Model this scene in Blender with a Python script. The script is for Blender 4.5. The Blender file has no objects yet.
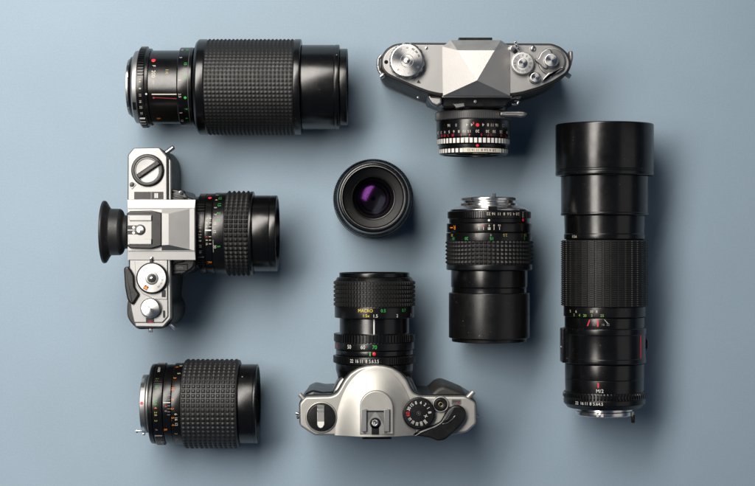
import bpy, bmesh, math, random
from math import radians, sin, cos, asin, atan2, pi, sqrt
from mathutils import Matrix, Vector

random.seed(7)
scene = bpy.context.scene
COL = scene.collection

# ------------------------------------------------------------------ scale
# photo pixels -> metres: S0 metres per pixel on the table, camera D metres above it
S0, D = 0.80e-3, 1.30
CX, CY = 377.5, 243.0
H = 0.085                                  # height of the cameras' top plates


def K(h):
    return S0 * (1 - h / D)


def U(px, py, h):
    k = K(h)
    return (px - CX) * k, (CY - py) * k


# ------------------------------------------------------------------ materials
def material(name, color, rough=0.4, metal=0.0, rvar=0.06, bump=0.0, bscale=900, spec=0.5,
             dust=0.0, aniso=0.0, tint=None, coat=0.0, blotch=0.0, streak=False):
    m = bpy.data.materials.new(name)
    m.use_nodes = True
    nt = m.node_tree
    b = nt.nodes['Principled BSDF']
    b.inputs['Base Color'].default_value = (*color, 1)
    b.inputs['Metallic'].default_value = metal
    b.inputs['Roughness'].default_value = rough
    b.inputs['Specular IOR Level'].default_value = spec
    if coat:
        b.inputs['Coat Weight'].default_value = coat
        b.inputs['Coat Roughness'].default_value = 0.15
    if tint:
        b.inputs['Specular Tint'].default_value = (*tint, 1)
    tc = nt.nodes.new('ShaderNodeTexCoord')
    src = tc.outputs['Object']
    if rvar:
        n = nt.nodes.new('ShaderNodeTexNoise')
        n.inputs['Scale'].default_value = 120
        n.inputs['Detail'].default_value = 6
        n.inputs['Roughness'].default_value = 0.65
        nt.links.new(src, n.inputs['Vector'])
        mr = nt.nodes.new('ShaderNodeMapRange')
        mr.inputs['From Min'].default_value = 0.3
        mr.inputs['From Max'].default_value = 0.7
        mr.inputs['To Min'].default_value = rough - rvar
        mr.inputs['To Max'].default_value = rough + rvar
        nt.links.new(n.outputs['Fac'], mr.inputs['Value'])
        nt.links.new(mr.outputs['Result'], b.inputs['Roughness'])
    base = None
    if blotch:
        n = nt.nodes.new('ShaderNodeTexNoise')
        n.inputs['Scale'].default_value = 55
        n.inputs['Detail'].default_value = 5
        nt.links.new(src, n.inputs['Vector'])
        mx = nt.nodes.new('ShaderNodeMix')
        mx.data_type = 'RGBA'
        mx.inputs[6].default_value = (*[c * (1 - blotch) for c in color], 1)
        mx.inputs[7].default_value = (*[min(1, c * (1 + blotch)) for c in color], 1)
        nt.links.new(n.outputs['Fac'], mx.inputs[0])
        base = mx.outputs[2]
        nt.links.new(base, b.inputs['Base Color'])
    if dust:
        v = nt.nodes.new('ShaderNodeTexVoronoi')
        v.inputs['Scale'].default_value = 520
        nt.links.new(src, v.inputs['Vector'])
        n2 = nt.nodes.new('ShaderNodeTexNoise')
        n2.inputs['Scale'].default_value = 90
        nt.links.new(src, n2.inputs['Vector'])
        sb = nt.nodes.new('ShaderNodeMath')
        sb.operation = 'SUBTRACT'
        sb.inputs[0].default_value = 0.62
        nt.links.new(n2.outputs['Fac'], sb.inputs[1])
        ad = nt.nodes.new('ShaderNodeMath')
        ad.operation = 'ADD'
        nt.links.new(v.outputs['Distance'], ad.inputs[0])
        nt.links.new(sb.outputs[0], ad.inputs[1])
        mr = nt.nodes.new('ShaderNodeMapRange')
        mr.inputs['From Min'].default_value = 0.06
        mr.inputs['From Max'].default_value = 0.12
        mr.inputs['To Min'].default_value = dust
        mr.inputs['To Max'].default_value = 0.0
        nt.links.new(ad.outputs[0], mr.inputs['Value'])
        mx = nt.nodes.new('ShaderNodeMix')
        mx.data_type = 'RGBA'
        if base:
            nt.links.new(base, mx.inputs[6])
        else:
            mx.inputs[6].default_value = (*color, 1)
        mx.inputs[7].default_value = (0.35, 0.35, 0.34, 1)
        nt.links.new(mr.outputs['Result'], mx.inputs[0])
        nt.links.new(mx.outputs[2], b.inputs['Base Color'])
    if bump:
        n = nt.nodes.new('ShaderNodeTexNoise')
        n.inputs['Scale'].default_value = bscale
        n.inputs['Detail'].default_value = 3
        if streak:
            mp = nt.nodes.new('ShaderNodeMapping')
            mp.inputs['Scale'].default_value = (1, 0.03, 0.03)
            nt.links.new(src, mp.inputs['Vector'])
            nt.links.new(mp.outputs['Vector'], n.inputs['Vector'])
        else:
            nt.links.new(src, n.inputs['Vector'])
        bp = nt.nodes.new('ShaderNodeBump')
        bp.inputs['Strength'].default_value = bump
        bp.inputs['Distance'].default_value = 0.0002
        nt.links.new(n.outputs['Fac'], bp.inputs['Height'])
        nt.links.new(bp.outputs['Normal'], b.inputs['Normal'])
    if aniso:
        b.inputs['Anisotropic'].default_value = aniso
        tg = nt.nodes.new('ShaderNodeTangent')
        tg.direction_type = 'RADIAL'
        tg.axis = 'Z'
        nt.links.new(tg.outputs['Tangent'], b.inputs['Tangent'])
    return m


M_BLACK = material('black_anodised', (0.0032, 0.0032, 0.0034), 0.28, rvar=0.05, spec=.5, bump=0.06, bscale=700, dust=0.25)
M_SATIN = material('black_satin_enamel', (0.0026, 0.0025, 0.0025), 0.24, rvar=0.04, spec=.55, bump=0.03, bscale=500, dust=0.14)
M_HOOD = material('dusty_black_hood', (0.005, 0.0049, 0.0048), 0.33, rvar=0.06, bump=0.15, bscale=1100, dust=0.35, blotch=0.3)
M_RUBBER = material('black_rubber', (0.0075, 0.0075, 0.0075), 0.50, rvar=0.07, bump=0.2, bscale=1500, dust=0.2, blotch=0.25)
M_RUBWORN = material('worn_grey_rubber', (0.014, 0.014, 0.0145), 0.47, rvar=0.07, bump=0.2, bscale=1500, dust=0.4, blotch=0.3)
M_PLASTIC = material('black_plastic', (0.006, 0.006, 0.0063), 0.32, rvar=0.07, bump=0.15, bscale=1300, dust=0.25)
M_LEATHER = material('black_leatherette', (0.026, 0.024, 0.022), 0.52, rvar=0.08, bump=0.9, bscale=1000, dust=0.2)
M_CHROME = material('polished_chrome', (0.80, 0.79, 0.77), 0.22, 1.0, rvar=0.05, bump=0.03)
M_SATCHR = material('satin_chrome', (0.375, 0.372, 0.366), 0.48, 1.0, rvar=0.03, bump=0.12, bscale=2200, blotch=0.015)
M_BRIGHT = material('bright_satin_chrome', (0.325, 0.325, 0.322), 0.47, 1.0, rvar=0.03, bump=0.10, bscale=2200, blotch=0.015)
M_PRISM = material('prism_satin_chrome', (0.60, 0.585, 0.565), 0.51, 1.0, rvar=0.05, bump=0.35, bscale=1500, blotch=0.05)
M_CHAMP = material('champagne_silver', (0.46, 0.452, 0.422), 0.51, 0.85, rvar=0.04, bump=0.10, bscale=2400, blotch=0.03)
M_SPUN = material('spun_metal', (0.72, 0.71, 0.69), 0.27, 1.0, rvar=0.03, aniso=0.8)
M_DIAL = material('dial_face', (0.68, 0.68, 0.66), 0.36, 0.75, rvar=0.03, aniso=0.5)
M_GREYM = material('grey_metal', (0.30, 0.30, 0.29), 0.42, 1.0, rvar=0.05, bump=0.1)
M_DKGREY = material('dark_grey_paint', (0.06, 0.06, 0.062), 0.4, rvar=0.05, bump=0.1)
M_WHITE = material('white_paint', (0.74, 0.73, 0.70), 0.5, rvar=0.0)
M_CREAM = material('aged_white_paint', (0.62, 0.58, 0.48), 0.5, rvar=0.0)
M_GREYP = material('grey_marking', (0.24, 0.24, 0.24), 0.5, rvar=0.0)
M_BLKP = material('black_marking', (0.02, 0.02, 0.02), 0.5, rvar=0.0)
M_RED = material('red_paint', (0.72, 0.02, 0.035), 0.42, rvar=0.0)
M_DKRED = material('dark_red_paint', (0.30, 0.03, 0.035), 0.5, rvar=0.0)
M_GREEN = material('green_paint', (0.04, 0.42, 0.07), 0.5, rvar=0.0)
M_LIME = material('lime_paint', (0.22, 0.42, 0.08), 0.5, rvar=0.0)
M_YELLOW = material('yellow_paint', (0.80, 0.60, 0.03), 0.5, rvar=0.0)
M_ORANGE = material('orange_paint', (0.85, 0.23, 0.015), 0.5, rvar=0.0)
M_OLIVE = material('dull_yellow_paint', (0.42, 0.36, 0.10), 0.5, rvar=0.0)
M_VOID = material('matt_black', (0.004, 0.004, 0.004), 0.8, rvar=0.0, spec=0.2)
M_BRASS = material('brass', (0.62, 0.50, 0.30), 0.3, 1.0, rvar=0.03)
M_GLASS = material('coated_glass', (0.004, 0.003, 0.005), 0.045, rvar=0.0, spec=.55, tint=(0.55, 0.13, 0.85))
M_GLASSB = material('blue_coated_glass', (0.004, 0.004, 0.006), 0.05, rvar=0.0, spec=0.8, tint=(0.5, 0.5, 0.9))
M_RED_G = material('red_counter', (0.35, 0.02, 0.05), 0.2, rvar=0.0)


# ------------------------------------------------------------------ mesh builder
class MB:
    def __init__(s):
        s.v, s.f, s.mi, s.mats = [], [], [], []

    def mat(s, m):
        if m not in s.mats:
            s.mats.append(m)
        return s.mats.index(m)

    def add(s, vs, fs, m, M=None):
        o = len(s.v)
        i = s.mat(m)
        if M is not None:
            vs = [M @ Vector(p) for p in vs]
        s.v.extend([tuple(p) for p in vs])
        s.f.extend([tuple(a + o for a in f) for f in fs])
        s.mi.extend([i] * len(fs))

    def build(s, name, parent=None, angle=33):
        me = bpy.data.meshes.new(name)
        me.from_pydata(s.v, [], s.f)
        for m in s.mats:
            me.materials.append(m)
        me.polygons.foreach_set('material_index', s.mi)
        me.polygons.foreach_set('use_smooth', [True] * len(s.f))
        me.set_sharp_from_angle(angle=radians(angle))
        me.update()
        o = bpy.data.objects.new(name, me)
        COL.objects.link(o)
        if parent:
            o.parent = parent
        return o


def rnd(prof, b):
    """round the inner corners of an open polyline"""
    out = [prof[0]]
    for i in range(1, len(prof) - 1):
        p0, p1, p2 = map(Vector, (prof[i - 1], prof[i], prof[i + 1]))
        a, c = p0 - p1, p2 - p1
        d = min(b, a.length * .45, c.length * .45)
        if d < 1e-9 or a.length < 1e-9 or c.length < 1e-9:
            out.append(prof[i])
            continue
        q0, q2 = p1 + a.normalized() * d, p1 + c.normalized() * d
        for t in (0, .33, .67, 1):
            q = q0 * (1 - t) ** 2 + p1 * 2 * t * (1 - t) + q2 * t * t
            out.append((q.x, q.y))
    out.append(prof[-1])
    return out


def rpoly(pts, r, n=5):
    """round the corners of a closed polygon"""
    out = []
    N = len(pts)
    for i in range(N):
        p0, p1, p2 = Vector(pts[i - 1]), Vector(pts[i]), Vector(pts[(i + 1) % N])
        a, c = p0 - p1, p2 - p1
        d = min(r, a.length * .48, c.length * .48)
        q0, q2 = p1 + a.normalized() * d, p1 + c.normalized() * d
        for j in range(n):
            t = j / (n - 1)
            q = q0 * (1 - t) ** 2 + p1 * 2 * t * (1 - t) + q2 * t * t
            out.append((q.x, q.y))
    return out


def lathe(mb, prof, m, M=None, seg=112):
    """prof = [(x, r)], revolved about local X"""
    n = len(prof)
    vs, fs = [], []
    for x, r in prof:
        for j in range(seg):
            a = 2 * pi * j / seg
            vs.append((x, r * sin(a), r * cos(a)))
    for i in range(n - 1):
        for j in range(seg):
            j2 = (j + 1) % seg
            fs.append((i * seg + j, i * seg + j2, (i + 1) * seg + j2, (i + 1) * seg + j))
    if prof[0][1] > 1e-7:
        pass
    mb.add(vs, fs, m, M)


UP = Matrix(((0, 0, -1, 0), (0, 1, 0, 0), (1, 0, 0, 0), (0, 0, 0, 1)))   # local X -> world Z


def AtUp(x, y, z=0):
    return Matrix.Translation((x, y, z)) @ UP


PYR = ([0, .05, .44, .56, .95], [0, 0, 1, 1, 0])
TILE = ([0, .08, .2, .8, .92], [0, 0, 1, 1, 0])
TILEW = ([0, .07, .17, .83, .93], [0, 0, 1, 1, 0])
RIB = ([0, .22, .34, .78, .90], [0, 0, 1, 1, 0])
SOLID = ([0, .05, .95], [0, 1, 1])


def knurl(mb, x0, x1, r, depth, na, nx, m, M=None, ka=PYR, kx=PYR, a0=0.0, a1=2 * pi, jit=0.0):
    full = abs(a1 - a0 - 2 * pi) < 1e-6
    A, X = [], []
    for i in range(na):
        jj = random.uniform(-jit, jit)
        for u, f in zip(*ka):
            A.append((a0 + (a1 - a0) * (i + u) / na, f * (1 + jj)))
    if not full:
        A.append((a1, 0))
    for i in range(nx):
        for u, f in zip(*kx):
            X.append((x0 + (x1 - x0) * (i + u) / nx, f))
    X.append((x1, 0))
    vs, fs = [], []
    nA = len(A)
    for x, fx in X:
        for a, fa in A:
            q = r - depth + depth * min(fx, fa)
            vs.append((x, q * sin(a), q * cos(a)))
    for i in range(len(X) - 1):
        for j in range(nA if full else nA - 1):
            j2 = (j + 1) % nA
            fs.append((i * nA + j, i * nA + j2, (i + 1) * nA + j2, (i + 1) * nA + j))
    mb.add(vs, fs, m, M)


_glyph = {}


def glyph(s):
    if s not in _glyph:
        cu = bpy.data.curves.new('t', 'FONT')
        cu.body = s
        cu.size = 1
        cu.resolution_u = 3
        cu.align_x = 'CENTER'
        cu.align_y = 'CENTER'
        ob = bpy.data.objects.new('t', cu)
        COL.objects.link(ob)
        dg = bpy.context.evaluated_depsgraph_get()
        me = ob.evaluated_get(dg).to_mesh()
        vs = [(v.co.x / .70, v.co.y / .70) for v in me.vertices]
        fs = [tuple(p.vertices) for p in me.polygons]
        bpy.data.objects.remove(ob)
        bpy.data.curves.remove(cu)
        ys = [v[1] for v in vs]
        mid = (min(ys) + max(ys)) / 2
        _glyph[s] = ([(x, y - mid) for x, y in vs], fs)
    return _glyph[s]


def flat_text(mb, s, x, y, z, size, rot, m, M=None, sx=1.0):
    g, fs = glyph(s)
    c, d = cos(rot), sin(rot)
    vs = [(x + size * (c * a * sx - d * b), y + size * (d * a * sx + c * b), z) for a, b in g]
    mb.add(vs, fs, m, M)


def area2(p):
    return sum(p[i - 1][0] * p[i][1] - p[i][0] * p[i - 1][1] for i in range(len(p)))


def inset(p, d):
    if abs(d) < 1e-9:
        return list(p)
    out = []
    n = len(p)
    for i in range(n):
        a, b, c = Vector(p[i - 1]), Vector(p[i]), Vector(p[(i + 1) % n])
        e1, e2 = (b - a), (c - b)
        if e1.length < 1e-9 or e2.length < 1e-9:
            out.append(p[i])
            continue
        e1.normalize(); e2.normalize()
        n1, n2 = Vector((-e1.y, e1.x)), Vector((-e2.y, e2.x))
        nn = n1 + n2
        if nn.length < 1e-6:
            nn = n1
        nn.normalize()
        s = d / max(.4, nn.dot(n1))
        q = b + nn * s
        out.append((q.x, q.y))
    return out


def prism(mb, pts, z0, z1, m, bevel=0.0, side=None, M=None, steps=4, bot=False):
    p = list(pts)
    if area2(p) < 0:
        p.reverse()
    n = len(p)
    layers = []
    if bot and bevel:
        layers += [(bevel * (1 - sin(t)), z0 + bevel * (1 - cos(t))) for t in [k * pi / 2 / steps for k in range(steps)]]
    layers.append((0, z0 + (bevel if bot else 0)))
    if bevel:
        layers += [(bevel * (1 - cos(t)), z1 - bevel + bevel * sin(t)) for t in
                   [k * pi / 2 / steps for k in range(steps + 1)]]
    else:
        layers.append((0, z1))
    vs = []
    for d, z in layers:
        vs += [(x, y, z) for x, y in inset(p, d)]
    L = len(layers)
    fs = [(i * n + j, i * n + (j + 1) % n, (i + 1) * n + (j + 1) % n, (i + 1) * n + j)
          for i in range(L - 1) for j in range(n)]
    mb.add(vs, fs, side or m, M)
    mb.add([(x, y, layers[-1][1]) for x, y in inset(p, layers[-1][0])], [tuple(range(n))], m, M)
    mb.add([(x, y, z0) for x, y in inset(p, layers[0][0])], [tuple(reversed(range(n)))], side or m, M)


def loft(mb, A, B, m, M=None, capb=True):
    """two same-length 3-D loops"""
    n = len(A)
    vs = list(A) + list(B)
    fs = [(j, (j + 1) % n, n + (j + 1) % n, n + j) for j in range(n)]
    mb.add(vs, fs, m, M)
    if capb:
        mb.add(list(B), [tuple(range(n))], m, M)


def tube(mb, p0, p1, r, m, r1=None, seg=28, b=None):
    p0, p1 = Vector(p0), Vector(p1)
    d = p1 - p0
    L = d.length
    q = d.to_track_quat('X', 'Z').to_matrix().to_4x4()
    r1 = r1 or r
    b = b or r * .25
    lathe(mb, rnd([(0, 1e-6), (0, r), (L, r1), (L, 1e-6)], b), m, Matrix.Translation(p0) @ q, seg)


def rect(x0, y0, x1, y1):
    return [(x0, y0), (x1, y0), (x1, y1), (x0, y1)]


# ------------------------------------------------------------------ things
def thing(name, label, cat, loc, rz=0.0, group=None):
    o = bpy.data.objects.new(name, None)
    o.empty_display_size = .03
    COL.objects.link(o)
    o.location = loc
    o.rotation_euler = (0, 0, rz)
    o['label'] = label
    o['category'] = cat
    if group:
        o['group'] = group
    return o


class Lens:
    """a lens drawn in photo pixels along its axis; dirn = where the front points in the picture"""

    def __init__(s, k, t0, axis, dirn, M, kx=None):
        s.k, s.t0, s.axis, s.M = k, t0, axis, M
        s.kx = kx or k                      # lengths along the axis are read off the lit upper side
        s.sgn, s.asgn = {'right': (1, -1), 'up': (-1, -1), 'down': (1, 1)}[dirn]

    def X(s, t):
        return (t - s.t0) * s.sgn * s.kx

    def phi(s, p, r):
        return asin(max(-.999, min(.999, (p - s.axis) * s.asgn / r)))

    def sleeve(s, mb, prof, m, core=None, b=.55, seg=112):
        """closed ring: outer profile plus a return to the inner radius core (px)"""
        pr = list(prof)
        if core is not None:
            pr = [(pr[0][0], core)] + pr + [(pr[-1][0], core)]
        pr = rnd([(s.X(t), r * s.k) for t, r in pr], b * s.k)
        if pr[0][0] > pr[-1][0]:
            pr.reverse()
        lathe(mb, pr, m, s.M, seg)

    def knurl(s, mb, t0, t1, r, depth, na, nx, m, **kw):
        a, b = sorted((s.X(t0), s.X(t1)))
        knurl(mb, a, b, r * s.k, depth * s.k, na, nx, m, s.M, **kw)

    def text(s, mb, txt, t, r, size, m, p=None, phi=None, o=-90, sx=1.0, lift=.10):
        g, fs = glyph(txt)
        ph = s.phi(p, r) if phi is None else phi
        R = r * s.k
        c, d = cos(radians(o)), sin(radians(o))
        S = size * s.k
        vs = []
        for a, b in g:
            u = s.X(t) + S * (c * a * sx - d * b)
            w = ph + S * (d * a * sx + c * b) / R
            q = R + lift * s.k
            vs.append((u, q * sin(w), q * cos(w)))
        mb.add(vs, fs, m, s.M)

    def patch(s, mb, t0, t1, r, m, p0=None, p1=None, phi0=None, phi1=None, lift=.12, n=8, skew=0.0):
        a = s.phi(p0, r) if phi0 is None else phi0
        b = s.phi(p1, r) if phi1 is None else phi1
        q = (r + lift) * s.k
        vs, fs = [], []
        for i in range(n + 1):
            w = a + (b - a) * i / n
            for t, sk in ((t0, 0), (t1, skew)):
                vs.append((s.X(t), q * sin(w + sk), q * cos(w + sk)))
        for i in range(n):
            fs.append((2 * i, 2 * i + 1, 2 * i + 3, 2 * i + 2))
        mb.add(vs, fs, m, s.M)

    def dot(s, mb, t, r, rad, m, p=None, phi=None, n=20, dome=True):
        w0 = s.phi(p, r) if phi is None else phi
        vs = [(s.X(t), (r + (.5 if dome else .12)) * s.k * sin(w0), (r + (.5 if dome else .12)) * s.k * cos(w0))]
        fs = []
        rings = ((.55, .40), (.85, .25), (1.0, .02)) if dome else ((1.0, .12),)
        for fr, lf in rings:
            for j in range(n):
                a = 2 * pi * j / n
                w = w0 + fr * rad * cos(a) / r
                q = (r + lf) * s.k
                vs.append((s.X(t) + fr * rad * sin(a) * s.k, q * sin(w), q * cos(w)))
        for j in range(n):
            fs.append((0, 1 + j, 1 + (j + 1) % n))
        for i in range(len(rings) - 1):
            for j in range(n):
                a, b = 1 + i * n, 1 + (i + 1) * n
                fs.append((a + j, b + j, b + (j + 1) % n, a + (j + 1) % n))
        mb.add(vs, fs, m, s.M)

    def zebra(s, mb, t0, t1, r, na, frac, m, phis=None):
        for i in range(na):
            c = 2 * pi * i / na
            w = 2 * pi / na * frac
            s.patch(mb, t0, t1, r, m, phi0=c - w / 2, phi1=c + w / 2, n=2)


def lying(name, label, cat, px, py, rmax, dirn, group):
    """a loose lens lying on its side; returns (root, Lens)"""
    k = S0 / (1 + S0 * rmax / D)
    h = rmax * k
    x, y = U(px, py, h)
    kx = K(1.8 * h)
    if dirn == 'right':
        x = U(px, py, 1.8 * h)[0]
    else:
        y = U(px, py, 1.8 * h)[1]
    rz = {'right': 0, 'up': pi / 2, 'down': -pi / 2}[dirn]
    root = thing(name, label, cat, (x, y, 0), rz, group)
    if dirn == 'right':
        L = Lens(k, px, py, dirn, Matrix.Translation((0, 0, h)), kx)
    else:
        L = Lens(k, py, px, dirn, Matrix.Translation((0, 0, h)), kx)
    return root, L


GL = 'loose camera lenses laid out on the table'
GC = 'film cameras standing on the table seen from above'

# ================================================================== A  long zoom lens, top left
root, L = lying('zoom_lens', 'long black zoom lens lying sideways at upper left, wide knurled grip, chrome mount',
                'camera lens', 235, 87.2, 48, 'right', GL)
b = MB()
L.sleeve(b, [(126, 30), (146, 35), (147, 36.5), (176.4, 36.5), (177, 39.4), (191, 39.4), (192, 36), (338, 36)], M_SATIN, 20)
L.dot(b, 152, 36.5, 2.2, M_RED, p=63.5)
for i, (c, t) in enumerate((('F', 153), ('200', 153), ('mm', 153))):
    L.text(b, c, t, 36.5, (3.2, 3.6, 1.6)[i], M_CREAM, p=(69.5, 77.5, 86)[i])
L.text(b, '1:4', 166.5, 36.5, 3.0, M_OLIVE, p=75)
L.patch(b, 151.2, 176, 36.5, M_CREAM, p0=97, p1=98, lift=.1)
L.patch(b, 154, 176, 36.5, M_DKRED, p0=100.4, p1=100.9, lift=.1, skew=-.03)
L.dot(b, 153, 36.5, 1.0, M_DKRED, p=100.8, dome=False)
L.text(b, 'R', 155.5, 36.5, 3.8, M_ORANGE, p=119.8)
for tx, p in (('10', 52), ('5', 61), ('3', 84), ('2.5', 99), ('2', 115), ('1.8', 122)):
    L.text(b, tx, 179.7, 39.4, 2.4, M_CREAM, p=p)
for tx, p in (('30', 52), ('15', 67.5), ('10', 81), ('8', 101), ('7', 111.5), ('6', 120)):
    L.text(b, tx, 185, 39.4, 2.8, M_GREEN, p=p)
L.dot(b, 185, 39.4, 1.3, M_GREEN, p=101, dome=False)
L.patch(b, 187.5, 188.1, 39.4, M_DKGREY, phi0=-1.5, phi1=1.5, n=60)
b.build('barrel', root)
b = MB()
L.sleeve(b, [(123.6, 27.8), (128.6, 27.8), (129, 25.5), (133, 25.5)], M_SATCHR, 18, b=.4)
L.sleeve(b, [(129.4, 33), (131, 36), (135.6, 36.4)], M_SATCHR, 20, b=.5)
for ph, w in ((.5, .25), (-.75, .16), (2.6, .4), (-2.4, .3)):
    L.patch(b, 124.4, 128.4, 27.8, M_CHROME, phi0=ph - w, phi1=ph + w, lift=1.1, n=10)
L.patch(b, 124.8, 128.2, 27.8, M_DKGREY, p0=107, p1=110, lift=.25)
L.patch(b, 131.2, 135.4, 36.2, M_VOID, p0=105, p1=112, lift=.12)
b.build('lens_mount', root)
b = MB()
L.sleeve(b, [(136, 39.2), (143.4, 39.2), (143.8, 38.4), (147, 38.4)], M_BLACK, 30, b=.5)
L.knurl(b, 137, 143, 40.6, 1.4, 17, 1, M_BLACK, ka=RIB, kx=SOLID, a0=.18, a1=1.5)
L.knurl(b, 137, 143, 40.6, 1.4, 30, 1, M_BLACK, ka=RIB, kx=SOLID, a0=1.5, a1=2 * pi - .95)
for tx, p in (('4', 78), ('5.6', 84.5), ('8', 92.2), ('11', 98.6), ('16', 104.5), ('22', 110), ('32', 115.5)):
    L.text(b, tx, 140, 39.4, 2.3, M_CREAM, p=p)
L.dot(b, 146, 38.4, .9, M_WHITE, p=97.4, dome=False)
b.build('aperture_ring', root)
b = MB()
L.sleeve(b, [(192.4, 40), (193.3, 45), (196, 47.6), (203.5, 47.6), (204.2, 46.7), (292.8, 46.7), (293.4, 47.7), (299.4, 47.7), (300, 46.5)], M_SATIN, 37)
L.knurl(b, 204.4, 292.6, 47.9, 1.15, 75, 22, M_RUBBER, jit=.1)
L.dot(b, 196.6, 47.4, .8, M_VOID, p=65.8, dome=False)
b.build('zoom_grip', root)
b = MB()
L.sleeve(b, [(300.4, 42), (333.5, 42), (334, 41.6), (334.5, 42.2), (338.6, 42.2), (339, 40)], M_SATIN, 34)
L.dot(b, 336.5, 42.2, .6, M_GREYP, p=58.5, dome=False)
b.build('front_barrel', root)
b = MB()
L.sleeve(b, [(339.3, 38.2), (346.5, 38.2), (347, 37.4), (347, 35.5), (341, 33), (334, 31), (333, 30)], M_BLACK, 28)
b.build('filter_ring', root)
b = MB()
L.sleeve(b, [(334, 29.8), (336.5, 22), (338, 12), (338.6, .01)], M_GLASSB)
b.build('front_element', root)

# ================================================================== E  medium lens, bottom left
root, L = lying('telephoto_lens', 'short black lens at lower left with broad waffle grip and orange numbers',
                'camera lens', 198, 403.6, 44.6, 'right', GL)
b = MB()
L.sleeve(b, [(147.2, 38.5), (148, 39.6), (152, 39.9), (152.4, 37), (162.4, 37), (162.8, 39.2), (171, 39.2), (171.4, 37), (252, 37)], M_BLACK, 22)
for i, tx in enumerate(('16', '8', '4')):
    L.text(b, tx, 166.2, 39.2, 2.0, M_GREYP, p=(387, 392, 396)[i])
    L.patch(b, 167.8, 170.6, 39.2, M_GREYP, p0=387 + 4.5 * i, p1=387.4 + 4.5 * i)
L.patch(b, 163.6, 170.6, 39.2, M_WHITE, p0=398.4, p1=399.1)
for p in (401.6, 404.5, 407.5, 410.5):
    L.patch(b, 167.6, 170.6, 39.2, M_GREYP, p0=p, p1=p + .4)
L.text(b, '4', 166.3, 39.2, 2.2, M_RED, p=402.4)
L.text(b, '8', 166.2, 39.2, 2.2, M_GREYP, p=407)
L.text(b, 'R', 165, 39.2, 3.4, M_ORANGE, p=426)
b.build('barrel', root)
b = MB()
L.sleeve(b, [(137.8, 27), (138.4, 29), (143.6, 29), (144, 28), (147.5, 28)], M_SATCHR, 17, b=.5)
L.dot(b, 140.6, 29, 1.6, M_RED, p=400.4, dome=False)
for ph, w in ((.9, .22), (-.8, .2), (2.4, .4)):
    L.patch(b, 138.6, 142, 29, M_CHROME, phi0=ph - w, phi1=ph + w, lift=.8, n=10)
h = L.M.translation.z
tube(b, (L.X(140.5), -(430.5 - 403.6) * L.k, h + 6 * L.k), (L.X(131.2), -(430 - 403.6) * L.k, h + 7 * L.k), 1.1 * L.k, M_CHROME)
tube(b, (L.X(140.4), -(433.4 - 403.6) * L.k, h + 3 * L.k), (L.X(138.0), -(433.4 - 403.6) * L.k, h + 3 * L.k), 1.6 * L.k, M_CHROME)
tube(b, (L.X(132.6), -(428.5 - 403.6) * L.k, h + 7 * L.k), (L.X(132.6), -(432 - 403.6) * L.k, h + 7 * L.k), .8 * L.k, M_CHROME)
b.build('lens_mount', root)
b = MB()
L.sleeve(b, [(152.6, 39.8), (162.2, 39.8)], M_BLACK, 33, b=.5)
for a0, a1, n in ((.62, 1.35, 12), (-1.5, -.78, 12), (1.35, 2 * pi - 1.5, 46)):
    L.knurl(b, 153.2, 161.6, 41.0, 1.3, n, 1, M_BLACK, ka=RIB, kx=SOLID, a0=a0, a1=a1)
for tx, p, m in (('22', 377, M_LIME), ('16', 383.5, M_GREEN), ('11', 390.5, M_LIME), ('8', 395.6, M_GREEN), ('5.6', 399.2, M_GREEN),
                 ('4', 403.8, M_ORANGE), ('2.8', 409.6, M_OLIVE), ('2', 416.6, M_OLIVE), ('A', 426, M_GREYP)):
    L.text(b, tx, 156.2, 39.9, 2.6, m, p=p)
L.text(b, 'LOCK', 157, 41.2, 2.2, M_WHITE, p=368, lift=.2)
b.build('aperture_ring', root)
b = MB()
L.sleeve(b, [(171.6, 40.6), (180.4, 40.6)], M_BLACK, 33, b=.5)
for tx, p, m, t in (('15', 365.8, M_ORANGE, 174.5), ('50', 364.9, M_CREAM, 178), ('5', 371.5, M_CREAM, 177.5), ('3', 375.5, M_ORANGE, 174),
                    ('10', 385.5, M_ORANGE, 173), ('7', 395.6, M_ORANGE, 172.9), ('2', 404.6, M_ORANGE, 173), ('6', 410, M_CREAM, 176.4),
                    ('5', 413.6, M_ORANGE, 173.2), ('16', 414.5, M_CREAM, 176.6), ('4', 420.8, M_ORANGE, 173.2), ('12', 420, M_CREAM, 176.6),
                    ('3', 430, M_OLIVE, 175.5), ('2.5', 436.6, M_ORANGE, 175.5)):
    L.text(b, tx, t, 40.6, 2.7, m, p=p)
b.build('distance_ring', root)
b = MB()
L.sleeve(b, [(180.8, 42), (181.3, 43.3), (235, 43.3), (235.4, 44), (237, 43.2)], M_RUBWORN, 36)
L.knurl(b, 181.4, 235.6, 44.6, 1.2, 58, 11, M_RUBWORN, ka=([0, .10, .34, .66, .90], [0, 0, 1, 1, 0]), kx=([0, .10, .34, .66, .90], [0, 0, 1, 1, 0]), jit=.1)
b.build('focus_grip', root)
b = MB()
L.sleeve(b, [(237.3, 39.4), (252.2, 39.4), (252.6, 38.9), (253, 39.5), (254.8, 39.5), (255.4, 38.8), (255.4, 37), (250, 34), (246, 33)], M_BLACK, 31)
L.dot(b, 241.5, 39.4, .7, M_GREYP, p=374.6, dome=False)
b.build('front_barrel', root)
b = MB()
L.sleeve(b, [(246, 33), (249, 22), (251, 10), (251.3, .01)], M_GLASSB)
b.build('front_element', root)

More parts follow.
